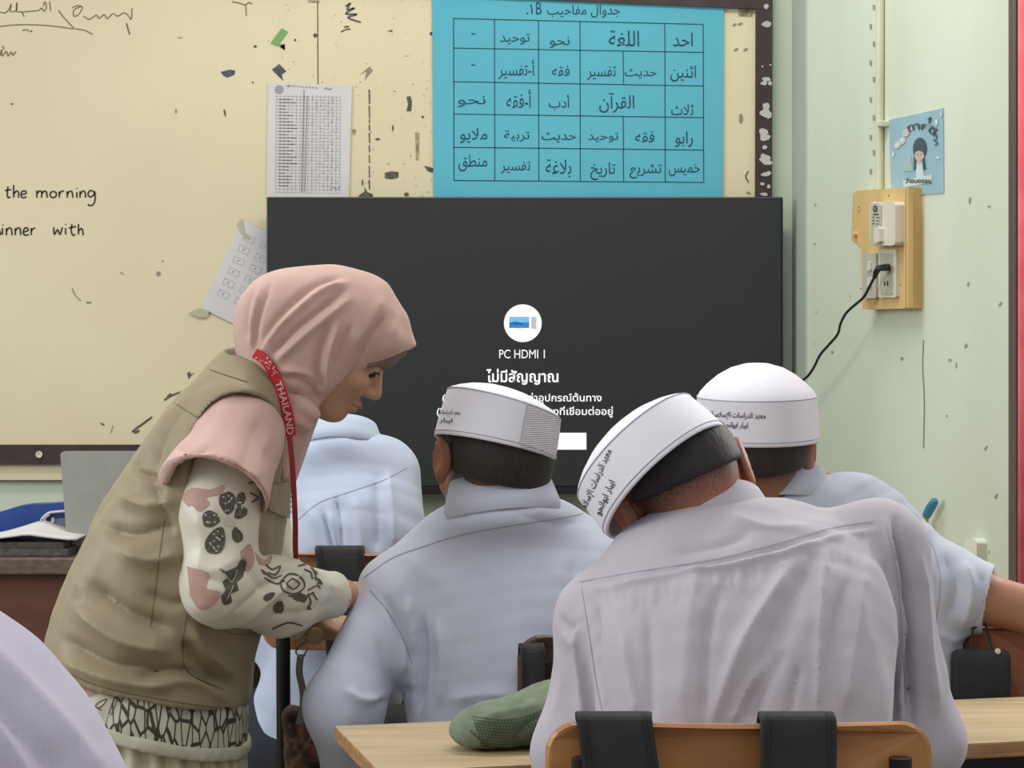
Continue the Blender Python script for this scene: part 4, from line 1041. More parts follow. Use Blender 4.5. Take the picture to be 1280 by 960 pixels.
def collar(par, c, right, axis, rx, ry, h, mt, flare=0.012, drop=0.012, open_=0.0):
    """stand and fold of a shirt collar round the neck: a closed thin shell with its opening at the front"""
    ax = Vector(axis).normalized(); rt = Vector(right); rt = (rt-ax*rt.dot(ax)).normalized(); fw = ax.cross(rt); n = 60
    prof = [(0.93, 0.0), (0.93, h*0.9), (0.955, h), (1.0, h*0.985), (1.0+flare/rx*0.5, h*0.6), (1.0+flare/rx, h*0.2), (1.0+flare/rx*1.35, -drop), (1.0+flare/rx*1.1, -drop-0.002), (1.0, h*0.15), (0.97, h*0.5)]
    V = []; Fc = []; A = np.linspace(math.radians(110), math.radians(430), n)      # gap faces forward
    for a in A:
        for r, z in prof:
            fr = max(0, math.sin(a)); V.append(Vector(c)+rt*rx*r*math.cos(a)+fw*ry*r*math.sin(a)+ax*(z-0.02*fr*fr))
    m_ = len(prof)
    for i in range(n-1):
        for k in range(m_): Fc.append((i*m_+k, i*m_+(k+1) % m_, (i+1)*m_+(k+1) % m_, (i+1)*m_+k))
    Fc.append(tuple(range(m_))); Fc.append(tuple(range(n*m_-1, (n-1)*m_-1, -1)))
    mb = MB(); mb.add(V, Fc); o = mb.build('collar', mt, par, smooth=True); return o

def body_common(f, S, ins=0.014):
    """torso, arms and legs of the continuous body, a little inside the clothes"""
    f.loft([(P(*p[:3]), p[3]-ins, p[4]-ins, S.get('right', (1,0,0))) for p in S['torso']], 0.03)
    for arm in S['arms']:
        pts = [(P(*q[:3]), q[3]) for q in arm['skin']]; f.limb(pts, 0.02)
        if 'hand' in arm: hand_field(f, pts[-1][0], *arm['hand'][:2], s=arm.get('hs', 0.92), curl=arm['hand'][2], side=arm['hand'][3])
        nk = P(*S['torso'][-1][:3]); f.cone(nk-Vector((0,0,0.02)), pts[0][0], 0.04, 0.045, 0.03)
    for leg in S['legs']: f.limb([(Vector(p), r) for p, r in leg], 0.03)
def boy(S):
    hips = P(*S['torso'][0][:3]); r = root('person', (hips.x, hips.y, 0), S['label'], 'person', S.get('group'))
    R = Rxyz(*S['rot']); ho = P(*S['head']); s = S.get('hs', 0.95)
    nb = P(*S['torso'][-1][:3])
    f = Field(); body_common(f, S); q = head_field(f, ho, R, s, nb-Vector((0,0,0.0)), ear=S.get('ear', 0.003))
    V, Fc = f.mesh(S.get('res', 0.004), 2)
    o = mk('body', V, Fc, S['skin'], r, smooth=True)
    L = (V-np.array(ho))@np.array(R)/s                                   # head coordinates
    z0, z1 = S.get('fade', (-0.06, -0.02))
    back = np.clip((0.035-L[:, 1]+np.clip(L[:, 2], 0, 0.2)*0.8)/0.03, 0, 1); ear = np.clip(1-np.exp(-(((L[:, 1]+0.008)/0.022)**2+((L[:, 2]-0.0)/0.034)**2))*1.6*(np.abs(L[:, 0]) > 0.066), 0, 1)
    h = np.clip((L[:, 2]-z0)/(z1-z0), 0, 1)**1.3*back*ear*(np.linalg.norm(L, axis=1) < 0.16)
    at = o.data.attributes.new('hair', 'FLOAT', 'POINT'); at.data.foreach_set('value', h.astype(np.float32))
    if S.get('face', True): eyes(o, q, s)
    # cropped hair as a thin shell over the scalp
    g = Field(); Rm = np.array(R); e = lambda c, rr_, k=0.02, kind='add': g.ell(q(*c), [v*s for v in rr_], Rm, k, kind)
    ht_ = S.get('hair', 0.006); e((0,-0.012,0.038), (0.074+ht_,0.094+ht_,0.080+ht_)); e((0,-0.045,0.0), (0.066+ht_,0.054+ht_,0.070+ht_), 0.03)
    hl = S.get('hairline', -0.025)
    g.half(q(0,-0.06,hl), R@Vector((0,0.30,-1)), k=0.004); g.half(q(0,0.062,0.05), R@Vector((0,1,-0.5)), k=0.004)
    for sx in (-1, 1): g.ell(q(sx*0.092,-0.004,-0.008), (0.030*s,0.025*s,0.036*s), Rm, 0.006, 'sub')
    if 'cap' in S: g.half(P(*S['cap'][0])+Rxyz(*S['cap'][1])@Vector((0,0,0.012)), Rxyz(*S['cap'][1])@Vector((0,0,1)), k=0.003)
    Vh, Fh = g.mesh(0.0032, 2); mk('hair', Vh, Fh, M_hair, r, smooth=True)
    # shirt
    g = Field(); rt = S.get('right', (1,0,0))
    g.loft([(P(*p[:3]), p[3], p[4], rt) for p in S['torso'][:-1]], 0.03, e=2.3)
    for arm in S['arms']:
        pts = [(P(*p[:3]), p[3]) for p in arm['sleeve']]
        g.cone(nb-Vector((0,0,S.get('trapd', 0.02))), pts[0][0], S.get('trap', 0.045), pts[0][1], 0.05)
        if len(pts) > 2: g.limb(pts[:-1], 0.035)
        g.cone(pts[-2][0], pts[-1][0], pts[-2][1], pts[-1][1], 0.03, cut=True)
        d = (pts[-1][0]-pts[-2][0]).normalized(); ir = pts[-1][1]-0.006
        g.cone(pts[-1][0]-d*0.05, pts[-1][0]+d*0.03, ir-0.004, ir, 0.003, 'sub')
    cc = S['collar']; cax = Vector(cc[4]).normalized(); g.ell(P(*cc[:3])-cax*0.024, (cc[5]*1.22, cc[6]*1.18, 0.036), np.array(Matrix((Vector((1,0,0)), cax.cross(Vector((1,0,0))).normalized(), cax)).transposed()), 0.05)
    g.cone(q(0,-0.022,-0.055), nb+(nb-q(0,-0.022,-0.055))*0.2, 0.050*s, 0.056*s, 0.006, 'sub')
    V, Fc = g.mesh(S.get('sres', 0.0036), 2); V = folds(V, Fc, S['folds'], S.get('noise', 0.0022), S.get('seed', 1), 0.14)
    so = mk('shirt', V, Fc, S['cloth'], r, smooth=True); bv = bvh_of(V, Fc)
    fl = Flat()
    fl.auto = True
    for ln in S['seams']: fl.line(ln, S.get('seamw', 1.1), 0, 8)
    fl.on('shirt_seam', M_seam, so, bv, 0.0006)
    cc = S['collar']; collar(so, P(*cc[:3]), *cc[3:], S['cloth'])
    # trousers and shoes
    g = Field(); t0 = S['torso'][0]
    g.loft([(P(*t0[:3])+Vector((0,0,0.035)), t0[3]+0.004, t0[4]+0.004, rt), (P(*t0[:3])-Vector((0,0,0.04)), t0[3], t0[4], rt)], 0.03)
    for leg in S['legs']:
        pts = [(Vector(p), rr_+0.014) for p, rr_ in leg]; g.limb(pts[:-1], 0.04); g.cone(pts[1][0], pts[2][0]+Vector((0,0,0.02)), pts[1][1], 0.062, 0.04, cut=True)
    V, Fc = g.mesh(0.007, 2); mk('trousers', V, Fc, M_trouser, r, smooth=True)
    for leg in S['legs']: shoe(r, leg[-1][0], (0,1,0))
    return r, so, bv
def sit_legs(hip, kd=0.40, spread=0.1, seat=0.50, foot=0.06):
    out = []
    for sx in (-1, 1):
        h = Vector((hip.x+sx*0.085, hip.y+0.02, seat+0.05)); k = Vector((hip.x+sx*spread, hip.y+kd, seat+0.015)); a = Vector((hip.x+sx*spread, hip.y+kd-0.02+foot, 0.09))
        out.append([(h,0.078),(k,0.054),(a,0.040)])
    return out
def cap_text(par, bvh, m, s_, rect, rot, name='embroidery'):
    """lettering placed on the cap: rect = (cx, cy, w, h) in pixels, rotated by rot degrees"""
    fl = Flat(); c_, s2 = math.cos(math.radians(rot)), math.sin(math.radians(rot))
    for txt, (cx, cy, w_, h_) in zip(s_, rect):
        V, Fc, lo, hi = text2d(txt, bold=0.015); U = (V-lo)/(hi-lo)-0.5
        fl.add([(cx+u*w_*c_+v*h_*s2, cy+u*w_*s2-v*h_*c_) for u, v in U], Fc)
    return fl.on(name, m, par, bvh, 0.0009)

# ---- the boy in front, bent over the desk
HB = P(925,1170,2.66)
SB = dict(label='person in white shirt and tilted white cap bending low on the nearest chair', skin=M_skinB, cloth=M_shirtB,
  torso=[(925,1175,2.64,0.172,0.125),(928,1000,2.65,0.172,0.12),(930,860,2.70,0.182,0.12),(925,760,2.77,0.19,0.108),(915,706,2.83,0.16,0.082),(898,676,2.87,0.085,0.058)],
  arms=[dict(skin=[(748,768,2.84,0.045),(722,945,2.80,0.038),(800,880,3.04,0.026)], hand=((0.3,0.9,-0.05),(0,0,1),0.5,-1),
             sleeve=[(757,772,2.84,0.056),(722,940,2.79,0.053),(760,910,2.92,0.05)]),
        dict(skin=[(1096,690,2.86,0.045),(1160,935,2.84,0.038),(1060,880,3.06,0.026)], hand=((-0.4,0.9,-0.05),(0,0,1),0.5,1),
             sleeve=[(1094,690,2.86,0.062),(1146,930,2.83,0.055),(1110,905,2.95,0.05)])],
  legs=sit_legs(HB, 0.42), head=(852,612,2.88), rot=(17,-21,28), hs=0.97, hairline=-0.010, fade=(-0.088,-0.012), hair=0.008, ear=0.011, cap=((834,603,2.85),(4,-42,22)), trapd=0.045,
  collar=(893,664,2.85,(0.96,0.1,-0.05),(-0.15,0.55,0.95),0.068,0.066,0.042),
  folds=[([(722,731),(800,718),(890,704),(960,687),(1040,664),(1094,656)],3,-0.0045),([(722,738),(800,725),(890,711),(960,694),(1040,671),(1094,663)],5,0.0060)]+[([(x,735-max(0,(x-800))*0.20-(max(0,x-960))*0.06),(x+1,755-max(0,(x-800))*0.20-(max(0,x-960))*0.06+(x*7 % 13))],2.2,-0.0022 if k_ % 3 else 0.0025) for k_, x in enumerate(range(735,1090,9))]+[([(1108,650),(1122,760),(1128,905)],5,0.0150),([(1120,650),(1134,780),(1138,905)],6,-0.0270),([(1000,830),(990,870),(985,905)],5,-0.0075),([(1030,700),(1025,800),(1020,905)],5,0.0060),([(900,730),(885,800),(880,905)],7,-0.0060),([(810,760),(812,840),(815,905)],8,-0.0060),([(960,820),(930,870),(915,905)],6,0.0090),([(780,790),(790,850),(800,900)],6,0.0060),([(1150,690),(1158,800),(1170,900)],9,0.0120),
         ([(1085,690),(1070,800),(1050,900)],16,0.0090),([(1020,690),(965,800),(925,905)],14,-0.0105),([(1000,690),(930,800),(890,905)],10,0.0090),([(980,810),(955,860),(935,905)],8,-0.0090),
         ([(738,750),(744,840),(754,905)],5,-0.0240),([(728,760),(728,850),(730,905)],8,0.0120),([(765,740),(780,850),(800,905)],20,0.0060),([(690,800),(700,850),(690,900)],8,0.0045),
         ([(870,700),(860,800),(850,900)],24,0.0075),([(1060,720),(1045,800),(1040,900)],9,-0.0075),([(840,690),(900,680),(940,665)],8,-0.0060),([(905,640),(960,660),(1040,650)],10,0.0060),([(700,770),(715,785),(735,775)],5,-0.0060),([(705,790),(715,805),(730,800)],5,0.0045)],
  seams=[[(725,727),(800,714),(890,700),(960,683),(1040,660),(1092,652)],[(727,735),(736,790),(745,850),(756,905)],[(1108,658),(1122,720),(1128,800),(1132,880),(1134,903)]],
  seed=4, noise=0.003, res=0.0035, sres=0.0045, trap=0.05)
pB, shB, bvB = boy(SB)
capB, bcB = cap_mesh(pB, P(834,603,2.85), Rxyz(4,-42,22), 0.102, 0.110, 0.062, 0.094, M_cap)
cap_text(capB, bcB, M_thread, [arabic('معهد الدراسات الإسلامية'), arabic('ايبار ابوانحو')], [(745,602,86,12),(757,622,46,11)], -66)

# ---- the boy in the middle row, head up
HA = P(700,1020,3.5)
SA = dict(label='person in bluish white shirt and white cap with a ribbed side, middle of the picture', skin=M_skinA, cloth=M_shirtA,
  torso=[(690,1020,3.5,0.165,0.12),(656,905,3.50,0.178,0.12),(646,820,3.51,0.186,0.118),(636,745,3.54,0.188,0.108),(628,690,3.57,0.16,0.082),(622,652,3.59,0.085,0.06)],
  arms=[dict(skin=[(500,752,3.53,0.045),(428,885,3.42,0.038),(440,985,3.52,0.028)], hand=((0.3,0.5,-0.7),(-0.3,0.6,0.5),0.4,-1),
             sleeve=[(497,742,3.53,0.060),(430,882,3.42,0.056),(436,975,3.50,0.042)]),
        dict(skin=[(765,735,3.58,0.045),(800,860,3.62,0.038),(720,796,3.86,0.027)], hand=((-0.4,0.9,0.1),(0,0,1),0.4,1),
             sleeve=[(765,728,3.58,0.060),(800,858,3.62,0.055),(770,830,3.72,0.048)])],
  legs=sit_legs(HA, 0.40), head=(614,583,3.54), rot=(25,9,8), hs=0.98, hairline=-0.032, fade=(-0.066,-0.025), hair=0.013, ear=0.013, trap=0.055, trapd=0.0, cap=((618,561,3.525),(14,14,5)),
  collar=(628,637,3.525,(0.97,0.1,0.1),(-0.10,0.22,0.95),0.079,0.078,0.050),
  folds=[([(526,770),(528,830),(522,893)],4,-0.0156),([(518,765),(518,830),(512,880)],4,0.0078),([(512,745),(508,800),(505,850)],8,0.0104),([(545,770),(552,830),(548,885)],9,0.0078),([(480,745),(500,790),(515,830)],6,-0.0078),([(560,875),(610,868),(660,872)],12,0.0078),([(430,860),(455,875),(500,870)],8,0.0078),([(470,880),(495,872),(520,860)],7,-0.0078),
         ([(660,690),(650,780),(640,870)],26,0.0052),([(720,690),(715,760),(720,800)],14,-0.0052),([(470,800),(490,850),(500,890)],7,-0.0065),([(640,640),(690,655),(735,650)],8,-0.0039)],
  seams=[[(455,722),(490,698),(530,683),(580,668),(640,657),(700,648),(738,640)],[(463,738),(485,765),(505,800),(515,830)],[(574,634),(600,620),(640,607),(668,606)]],
  seed=9, noise=0.003, res=0.004)
pA, shA, bvA = boy(SA)
capA, bcA = cap_mesh(pA, P(618,561,3.525), Rxyz(14,14,5), 0.0965, 0.108, 0.072, 0.097, M_cap, tilt_top=-0.012, knit=(-84, 72))
cap_text(capA, bcA, M_thread, [arabic('معهد الدراسات'), arabic('ايبار')], [(563,516,26,7),(558,526,16,7)], 4)
# ---- the boy at right, arm out over the chair
HC = P(1075,1020,3.55)
SCC = dict(label='person in short sleeved white shirt and upright white cap, bare arm stretched out right', skin=M_skinC, cloth=M_shirtC,
  torso=[(1075,1020,3.55,0.165,0.12),(1080,900,3.55,0.16,0.12),(1072,800,3.55,0.165,0.115),(1045,725,3.56,0.175,0.105),(1010,670,3.57,0.15,0.08),(978,628,3.59,0.085,0.06)],
  arms=[dict(skin=[(885,720,3.58,0.045),(860,860,3.64,0.038),(930,796,3.85,0.027)], hand=((0.4,0.9,0.1),(0,0,1),0.4,-1),
             sleeve=[(885,715,3.58,0.058),(868,820,3.60,0.056),(862,850,3.62,0.054)]),
        dict(skin=[(1118,710,3.56,0.045),(1215,745,3.52,0.041),(1306,768,3.50,0.036),(1296,772,3.60,0.030),(1270,768,3.66,0.026)], hand=((-0.95,0.2,0.02),(0.1,-0.3,0.95),0.75,-1),
             sleeve=[(1116,714,3.56,0.056),(1180,734,3.53,0.060),(1237,748,3.51,0.056)])],
  legs=sit_legs(HC, 0.40), head=(950,566,3.56), rot=(-12,0,2), hs=0.97, hairline=-0.028, fade=(-0.075,-0.02), hair=0.009, cap=((946,551,3.55),(-8,0,-3)),
  collar=(975,622,3.57,(0.97,-0.1,0.0),(0.02,0.3,0.95),0.072,0.064,0.044),
  folds=[([(1165,690),(1150,740),(1165,800)],8,0.0078),([(1180,690),(1195,730),(1185,780)],7,-0.0091),([(1205,700),(1215,740),(1200,790)],8,0.0104),([(1140,640),(1165,680),(1175,720)],5,-0.0065),([(1130,650),(1155,690),(1160,730)],5,0.0065),([(1170,790),(1190,800),(1215,790)],6,0.0065),([(1225,715),(1235,745),(1215,780)],6,-0.0052)],
  seams=[[(1128,640),(1160,672),(1175,720),(1170,780)],[(1246,712),(1241,745),(1217,778)]], seed=12, noise=0.004)
pC, shC, bvC = boy(SCC)
capC, bcC = cap_mesh(pC, P(946,551,3.55), Rxyz(-8,0,-3), 0.0985, 0.109, 0.072, 0.124, M_cap)
cap_text(capC, bcC, M_thread, [arabic('معهد الدراسات الإسلامية'), arabic('ايبار ابوانحو')], [(923,520,68,10),(920,532,30,9)], 2)

# ---- the boy half hidden behind the woman
HD = P(415,960,4.1)
SD = dict(label='person in pale blue white shirt, mostly hidden between the woman and the television', skin=M_skinD, cloth=M_shirtD,
  torso=[(400,965,4.1,0.16,0.12),(410,890,4.1,0.14,0.115),(432,780,4.1,0.125,0.11),(440,670,4.12,0.135,0.105),(440,605,4.15,0.115,0.08),(425,560,4.18,0.075,0.055)],
  arms=[dict(skin=[(378,612,4.15,0.042),(350,800,4.12,0.036),(390,800,4.32,0.025)], hand=((0.4,0.9,0.1),(0,0,1),0.4,-1),
             sleeve=[(378,608,4.15,0.052),(350,790,4.12,0.058),(347,815,4.13,0.06)]),
        dict(skin=[(480,600,4.17,0.042),(500,740,4.25,0.036),(450,780,4.42,0.025)], hand=((-0.3,0.9,0.1),(0,0,1),0.4,1),
             sleeve=[(480,590,4.17,0.054),(497,680,4.2,0.052),(500,720,4.23,0.05)])],
  legs=sit_legs(HD, 0.40), head=(382,508,4.30), rot=(0,0,45), hs=0.92, hairline=-0.045, fade=(-0.085,-0.045),
  collar=(425,558,4.16,(1,0,0.1),(0.0,0.45,0.95),0.068,0.064,0.040),
  folds=[([(402,640),(412,670),(420,695)],4,-0.0104),([(420,620),(425,660),(426,695)],4,-0.0104),([(411,640),(418,670),(424,695)],4,0.0065),([(485,590),(490,640),(492,690)],6,0.0091),([(470,600),(472,650),(470,690)],6,-0.0078),([(440,620),(450,660),(450,695)],9,0.0065),([(385,630),(390,660),(395,695)],8,0.0052)],
  seams=[[(372,650),(400,628),(440,614),(480,600),(508,585)]], seed=15, noise=0.003, trap=0.042)
pD, shD, bvD = boy(SD)
capD, bcD = cap_mesh(pD, P(382,490,4.345), Rxyz(0,0,48), 0.0945, 0.098, 0.058, 0.085, M_cap)
# ---- the woman leaning over the middle boy
M_vest = mat('vest_khaki', (152,139,108), 0.52, (143,130,100), 3, 4, bump=(260,0.12,0.0008), sheen=0.1, wrinkle=(4.0,0.9,0.012))
M_vestseam = mat('vest_seam', (114,100,76), 0.8)
M_hijab = mat('hijab_dusty_pink', (204,170,159), 0.85, (196,161,150), 4, 4, bump=(380,0.12,0.0006), sheen=0.2, wrinkle=(6,0.8,0.008))
M_blouse = mat('blouse_cream_satin', (216,212,194), 0.42, (206,200,182), 4, 4, bump=(300,0.06,0.0005), sheen=0.15, wrinkle=(6,0.9,0.010))
M_bdark = mat('print_dark_olive', (70,66,56), 0.7, (96,92,78), 220); M_bpink = mat('print_dusty_pink', (176,140,128), 0.7, (186,152,140), 30); M_bgrey = mat('print_grey', (128,122,106), 0.7); M_bcream = mat('print_cream', (200,194,174), 0.6)
M_skirt = mat('skirt_cream', (206,202,170), 0.55, (196,190,160), 6, bump=(200,0.1,0.0008))
M_red = mat('lanyard_red', (196,34,46), 0.6, (178,28,40), 30); M_redtext = mat('lanyard_white', (226,196,190), 0.7)
M_under = mat('underscarf_grey', (120,104,98), 0.8)
def batik():
    m = bpy.data.materials.new('batik_print'); m.use_nodes = True; nt = m.node_tree; b = nt.nodes['Principled BSDF']; b.inputs['Roughness'].default_value = 0.5
    tc = nt.nodes.new('ShaderNodeTexCoord'); mp = nt.nodes.new('ShaderNodeMapping'); mp.inputs['Scale'].default_value = (1,0.8,0.34); mp.inputs['Rotation'].default_value = (0,0.2,0)
    v = nt.nodes.new('ShaderNodeTexVoronoi'); v.feature = 'DISTANCE_TO_EDGE'; v.inputs['Scale'].default_value = 88
    r = nt.nodes.new('ShaderNodeValToRGB'); e = r.color_ramp.elements; e[0].position = 0.06; e[0].color = lin((66,62,50)); e[1].position = 0.11; e[1].color = lin((204,200,180))
    nt.links.new(tc.outputs['Object'], mp.inputs[0]); nt.links.new(mp.outputs[0], v.inputs['Vector']); nt.links.new(v.outputs['Distance'], r.inputs[0]); nt.links.new(r.outputs[0], b.inputs['Base Color'])
    return m
M_batik = batik()
W = root('person', P(190,900,3.45)*1.0-Vector((0,0,P(190,900,3.45).z)), 'person in khaki vest and dusty pink headscarf bending over, floral sleeve reaching out', 'person')
lat = (0,-1,0)
tor = [(172,985,3.45,0.20,0.17),(182,880,3.45,0.20,0.165),(192,800,3.45,0.19,0.158),(226,705,3.45,0.185,0.150),(258,620,3.45,0.178,0.128),(288,545,3.45,0.165,0.102),(325,482,3.45,0.10,0.068)]
RW_ = Rxyz(-90,0,0)@Matrix.Rotation(-math.radians(33), 3, 'X'); hs = 0.93; HO = P(414,428,3.42)
wr = P(428,744,3.50); wl = P(392,784,3.60)
armR = [(P(288,545,3.33),0.048),(P(275,738,3.29),0.040),(wr,0.026)]; armL = [(P(300,550,3.58),0.048),(P(340,745,3.60),0.040),(wl,0.026)]
hipz = 0.80
legs = [[(Vector((-0.55,3.45+sy*0.085,0.82)),0.085),(Vector((-0.53,3.45+sy*0.08,0.45)),0.055),(Vector((-0.57,3.45+sy*0.085,0.09)),0.038)] for sy in (-1,1)]
f = Field()
f.loft([(P(*p[:3]), p[3]-0.03, p[4]-0.03, lat) for p in tor], 0.03)
f.limb(armR, 0.02); f.limb(armL, 0.02)
for l in legs: f.limb(l, 0.03)
hand_field(f, wr, (0.38,0.9,-0.02), (0.1,-0.1,1), 0.86, 0.5, -1); hand_field(f, wl, (0.85,0.45,-0.05), (0.0,-0.2,1), 0.86, 0.5, 1)
q = head_field(f, HO, RW_, hs, P(345,520,3.44), nr=0.046, ear=None)
V, Fc = f.mesh(0.003, 2); mk('body', V, Fc, M_skinW, W, smooth=True)
for sx in (-1, 1):
    bm = bmesh.new(); bmesh.ops.create_uvsphere(bm, u_segments=16, v_segments=10, radius=0.0105*hs); c = q(sx*0.031,0.0825,-0.0035)
    MB().add([v.co+c for v in bm.verts], [[v.index for v in f_.verts] for f_ in bm.faces]).build('eye', M_iris, W, smooth=True); bm.free()
fl = Flat(); bw_ = bvh_of(V, Fc)
# lips, brow
mb = MB(); mb.tube([q(-0.02,0.0865,-0.0655), q(-0.01,0.0955,-0.0635), q(0,0.0985,-0.0632), q(0.01,0.0955,-0.0635), q(0.02,0.0865,-0.0655)], [0.001,0.003,0.0036,0.003,0.001], 10).build('lips', M_lip, W, smooth=True)
for sx in (-1, 1):
    MB().tube([q(sx*0.016,0.0905,0.023), q(sx*0.03,0.087,0.027), q(sx*0.046,0.074,0.022)], [0.0018,0.0024,0.001], 8).build('eyebrow', M_hair, W)
    MB().tube([q(sx*0.019,0.0935,-0.001), q(sx*0.031,0.0955,0.0005), q(sx*0.043,0.087,-0.001)], [0.001,0.0018,0.001], 8).build('eyelashes', M_hair, W)
# headscarf
f = Field()
f.ell(P(392,412,3.42), (0.116,0.086,0.088), None, 0.02)
f.ell(q(0,-0.002,0.038), (0.080*hs+0.005,0.098*hs+0.005,0.080*hs+0.003), np.array(RW_), 0.03)
f.limb([(P(458,392,3.42),0.048),(P(486,413,3.42),0.026),(P(511,435,3.42),0.004)], 0.03)
for sy in (-1, 1): f.limb([(P(455,400,3.42+sy*0.045),0.03),(P(484,428,3.42+sy*0.038),0.012),(P(508,435,3.42+sy*0.012),0.005)], 0.03)
f.ell(P(352,402,3.42), (0.066,0.075,0.076), None, 0.03); f.ell(P(418,386,3.42), (0.078,0.07,0.05), None, 0.03)
f.limb([(P(370,465,3.42),0.075),(P(342,530,3.43),0.060),(P(328,580,3.44),0.058)], 0.05)
c1_, l1 = P(442,469,3.42), (P(515,436,3.42)-P(442,469,3.42)); c2_, l2 = P(400,507,3.42), (P(442,469,3.42)-P(400,507,3.42))
f.wedge([(c1_, (-l1.z,0,l1.x)), (c2_, (-l2.z,0,l2.x)), (P(400,512,3.42), (-1,0,0.34))], P(340,620,3.2), P(560,400,3.7), 0.003)
V, Fc = f.mesh(0.003, 2)
V = folds(V, Fc, [([(318,437),(322,400),(338,350)],4.5,-0.0075),([(311,425),(306,398),(313,365)],4.5,-0.0060),([(314,436),(315,405),(326,355)],4.5,0.0060),
  ([(322,438),(350,395),(395,355),(430,345)],5.4,-0.0075),([(326,440),(352,405),(400,365),(436,352)],5.4,0.0075),([(336,448),(372,410),(432,362)],4.5,-0.0090),([(345,452),(380,420),(440,372)],5.4,0.0075),
  ([(398,500),(398,450),(412,402)],5.4,-0.0090),([(408,495),(410,450),(425,400)],5.4,0.0075),([(404,505),(440,465),(466,420),(482,395)],4.5,-0.0090),([(415,492),(450,450),(474,405)],4.5,0.0060),([(420,460),(430,430),(440,405)],4.5,-0.0045),
  ([(345,470),(385,480),(400,505)],5.4,-0.0060),([(350,462),(385,468),(402,495)],4.5,0.0060),([(360,490),(380,505),(395,525)],5.4,-0.0060),([(440,435),(465,400),(480,370)],9.0,0.0045),([(490,425),(495,400),(490,380)],3.6,0.0030)], 0.0012, 3, 0.08)
hj = mk('headscarf', V, Fc, M_hijab, W, smooth=True); bh = bvh_of(V, Fc); Vh_, Fh_ = V, Fc
# dark under-scarf edge below the brim
f = Field(); f.limb([(P(503,437,3.42),0.004),(P(484,450,3.42),0.009),(P(470,458,3.42),0.008)], 0.02)
for sy in (-1,1): f.limb([(P(503,437,3.42+sy*0.01),0.004),(P(482,448,3.42+sy*0.028),0.008),(P(462,456,3.42+sy*0.046),0.006)], 0.02)
V, Fc = f.mesh(0.003, 2); mk('underscarf', V, Fc, M_under, W, smooth=True)
# tail of the scarf tucked under the chin
Rt = np.array(Matrix.Rotation(math.radians(38), 3, 'Y'))
f = Field(); f.ell(P(380,508,3.365), (0.030,0.018,0.014), Rt, 0.01); f.ell(P(368,520,3.37), (0.034,0.02,0.018), Rt, 0.01); f.limb([(P(358,510,3.38),0.020),(P(352,550,3.385),0.018),(P(350,590,3.395),0.014)], 0.02)
V, Fc = f.mesh(0.0035, 2); V = folds(V, Fc, [([(365,530),(385,545),(388,560)],4,-0.003),([(360,560),(378,570),(380,590)],4,0.003)], 0.0015, 8, 0.06); mk('scarf_tail', V, Fc, M_hijab, W, smooth=True); Vt_, Ft_ = V, Fc
# pink sleeve cape over the upper arm
f = Field()
f.limb([(P(318,520,3.40),0.05),(P(298,545,3.335),0.062)], 0.04); f.cone(P(298,545,3.335), P(270,612,3.27), 0.062, 0.082, 0.03, cut=True); f.limb([(P(240,575,3.28),0.02),(P(208,600,3.27),0.006)], 0.03)
f.cone(P(275,603,3.28), P(268,627,3.27), 0.070, 0.0748, 0.003, 'sub')
V, Fc = f.mesh(0.004, 3)
V = folds(V, Fc, [([(215,560),(240,565),(262,560)],6,-0.006),([(212,575),(235,580),(255,590)],6,0.005),([(340,540),(325,570),(330,600)],8,0.004),([(270,510),(250,540),(225,570)],9,-0.003),([(330,520),(310,560),(305,600)],10,-0.004),([(225,590),(260,605),(300,600)],5,0.003)], 0.002, 7, 0.09)
mk('scarf_cape', V, Fc, M_hijab, W, smooth=True)
# blouse: trunk, sleeves and hem in one
def blouse_sleeve(f, pts, k=0.03):
    f.limb(pts[:-1], k); f.cone(pts[-2][0], pts[-1][0], pts[-2][1], pts[-1][1], k, cut=True)
    d = (pts[-1][0]-pts[-2][0]).normalized(); f.cone(pts[-1][0]-d*0.04, pts[-1][0]+d*0.03, pts[-1][1]-0.006, pts[-1][1]-0.004, 0.003, 'sub')
f = Field()
blouse_sleeve(f, [(P(290,550,3.335),0.055),(P(273,640,3.30),0.055),(P(277,732,3.28),0.056),(P(350,746,3.38),0.055),(P(420,743,3.485),0.035)])
blouse_sleeve(f, [(P(302,555,3.57),0.055),(P(340,740,3.59),0.052),(P(388,780,3.60),0.036)])
V, Fc = f.mesh(0.004, 3)
V = folds(V, Fc, [([(300,785),(340,745),(385,712)],7,0.010),([(290,770),(330,735),(370,705)],5,-0.006),([(385,715),(395,725),(425,735)],5,0.005),([(300,700),(318,720),(330,740)],6,-0.006),([(240,700),(270,712),(310,690)],7,0.004),([(255,720),(285,728),(315,705)],6,-0.005),([(303,620),(306,660),(312,690)],7,0.005),([(320,790),(370,800),(425,775)],8,0.006),([(340,770),(380,765),(425,750)],7,-0.004),([(245,640),(252,680),(245,720)],9,0.003)], 0.002, 21, 0.08)
bl = mk('blouse_sleeves', V, Fc, M_blouse, W, smooth=True); bb = bvh_of(V, Fc)
def petal(fl, cx, cy, ang, L, wd, mi=0, lace=True):
    c_, s_ = math.cos(math.radians(ang)), math.sin(math.radians(ang)); pts = []
    for t_ in np.linspace(0, 2*math.pi, 22, endpoint=False):
        u = 3+(1-math.cos(t_))/2*(L-2); v = math.sin(t_)*wd/2*(0.66+0.55*(1-math.cos(t_))/2)
        u += 0.5*math.sin(t_*5); pts.append((cx+u*c_-v*s_, cy+u*s_+v*c_))
    fl.poly(pts, mi)
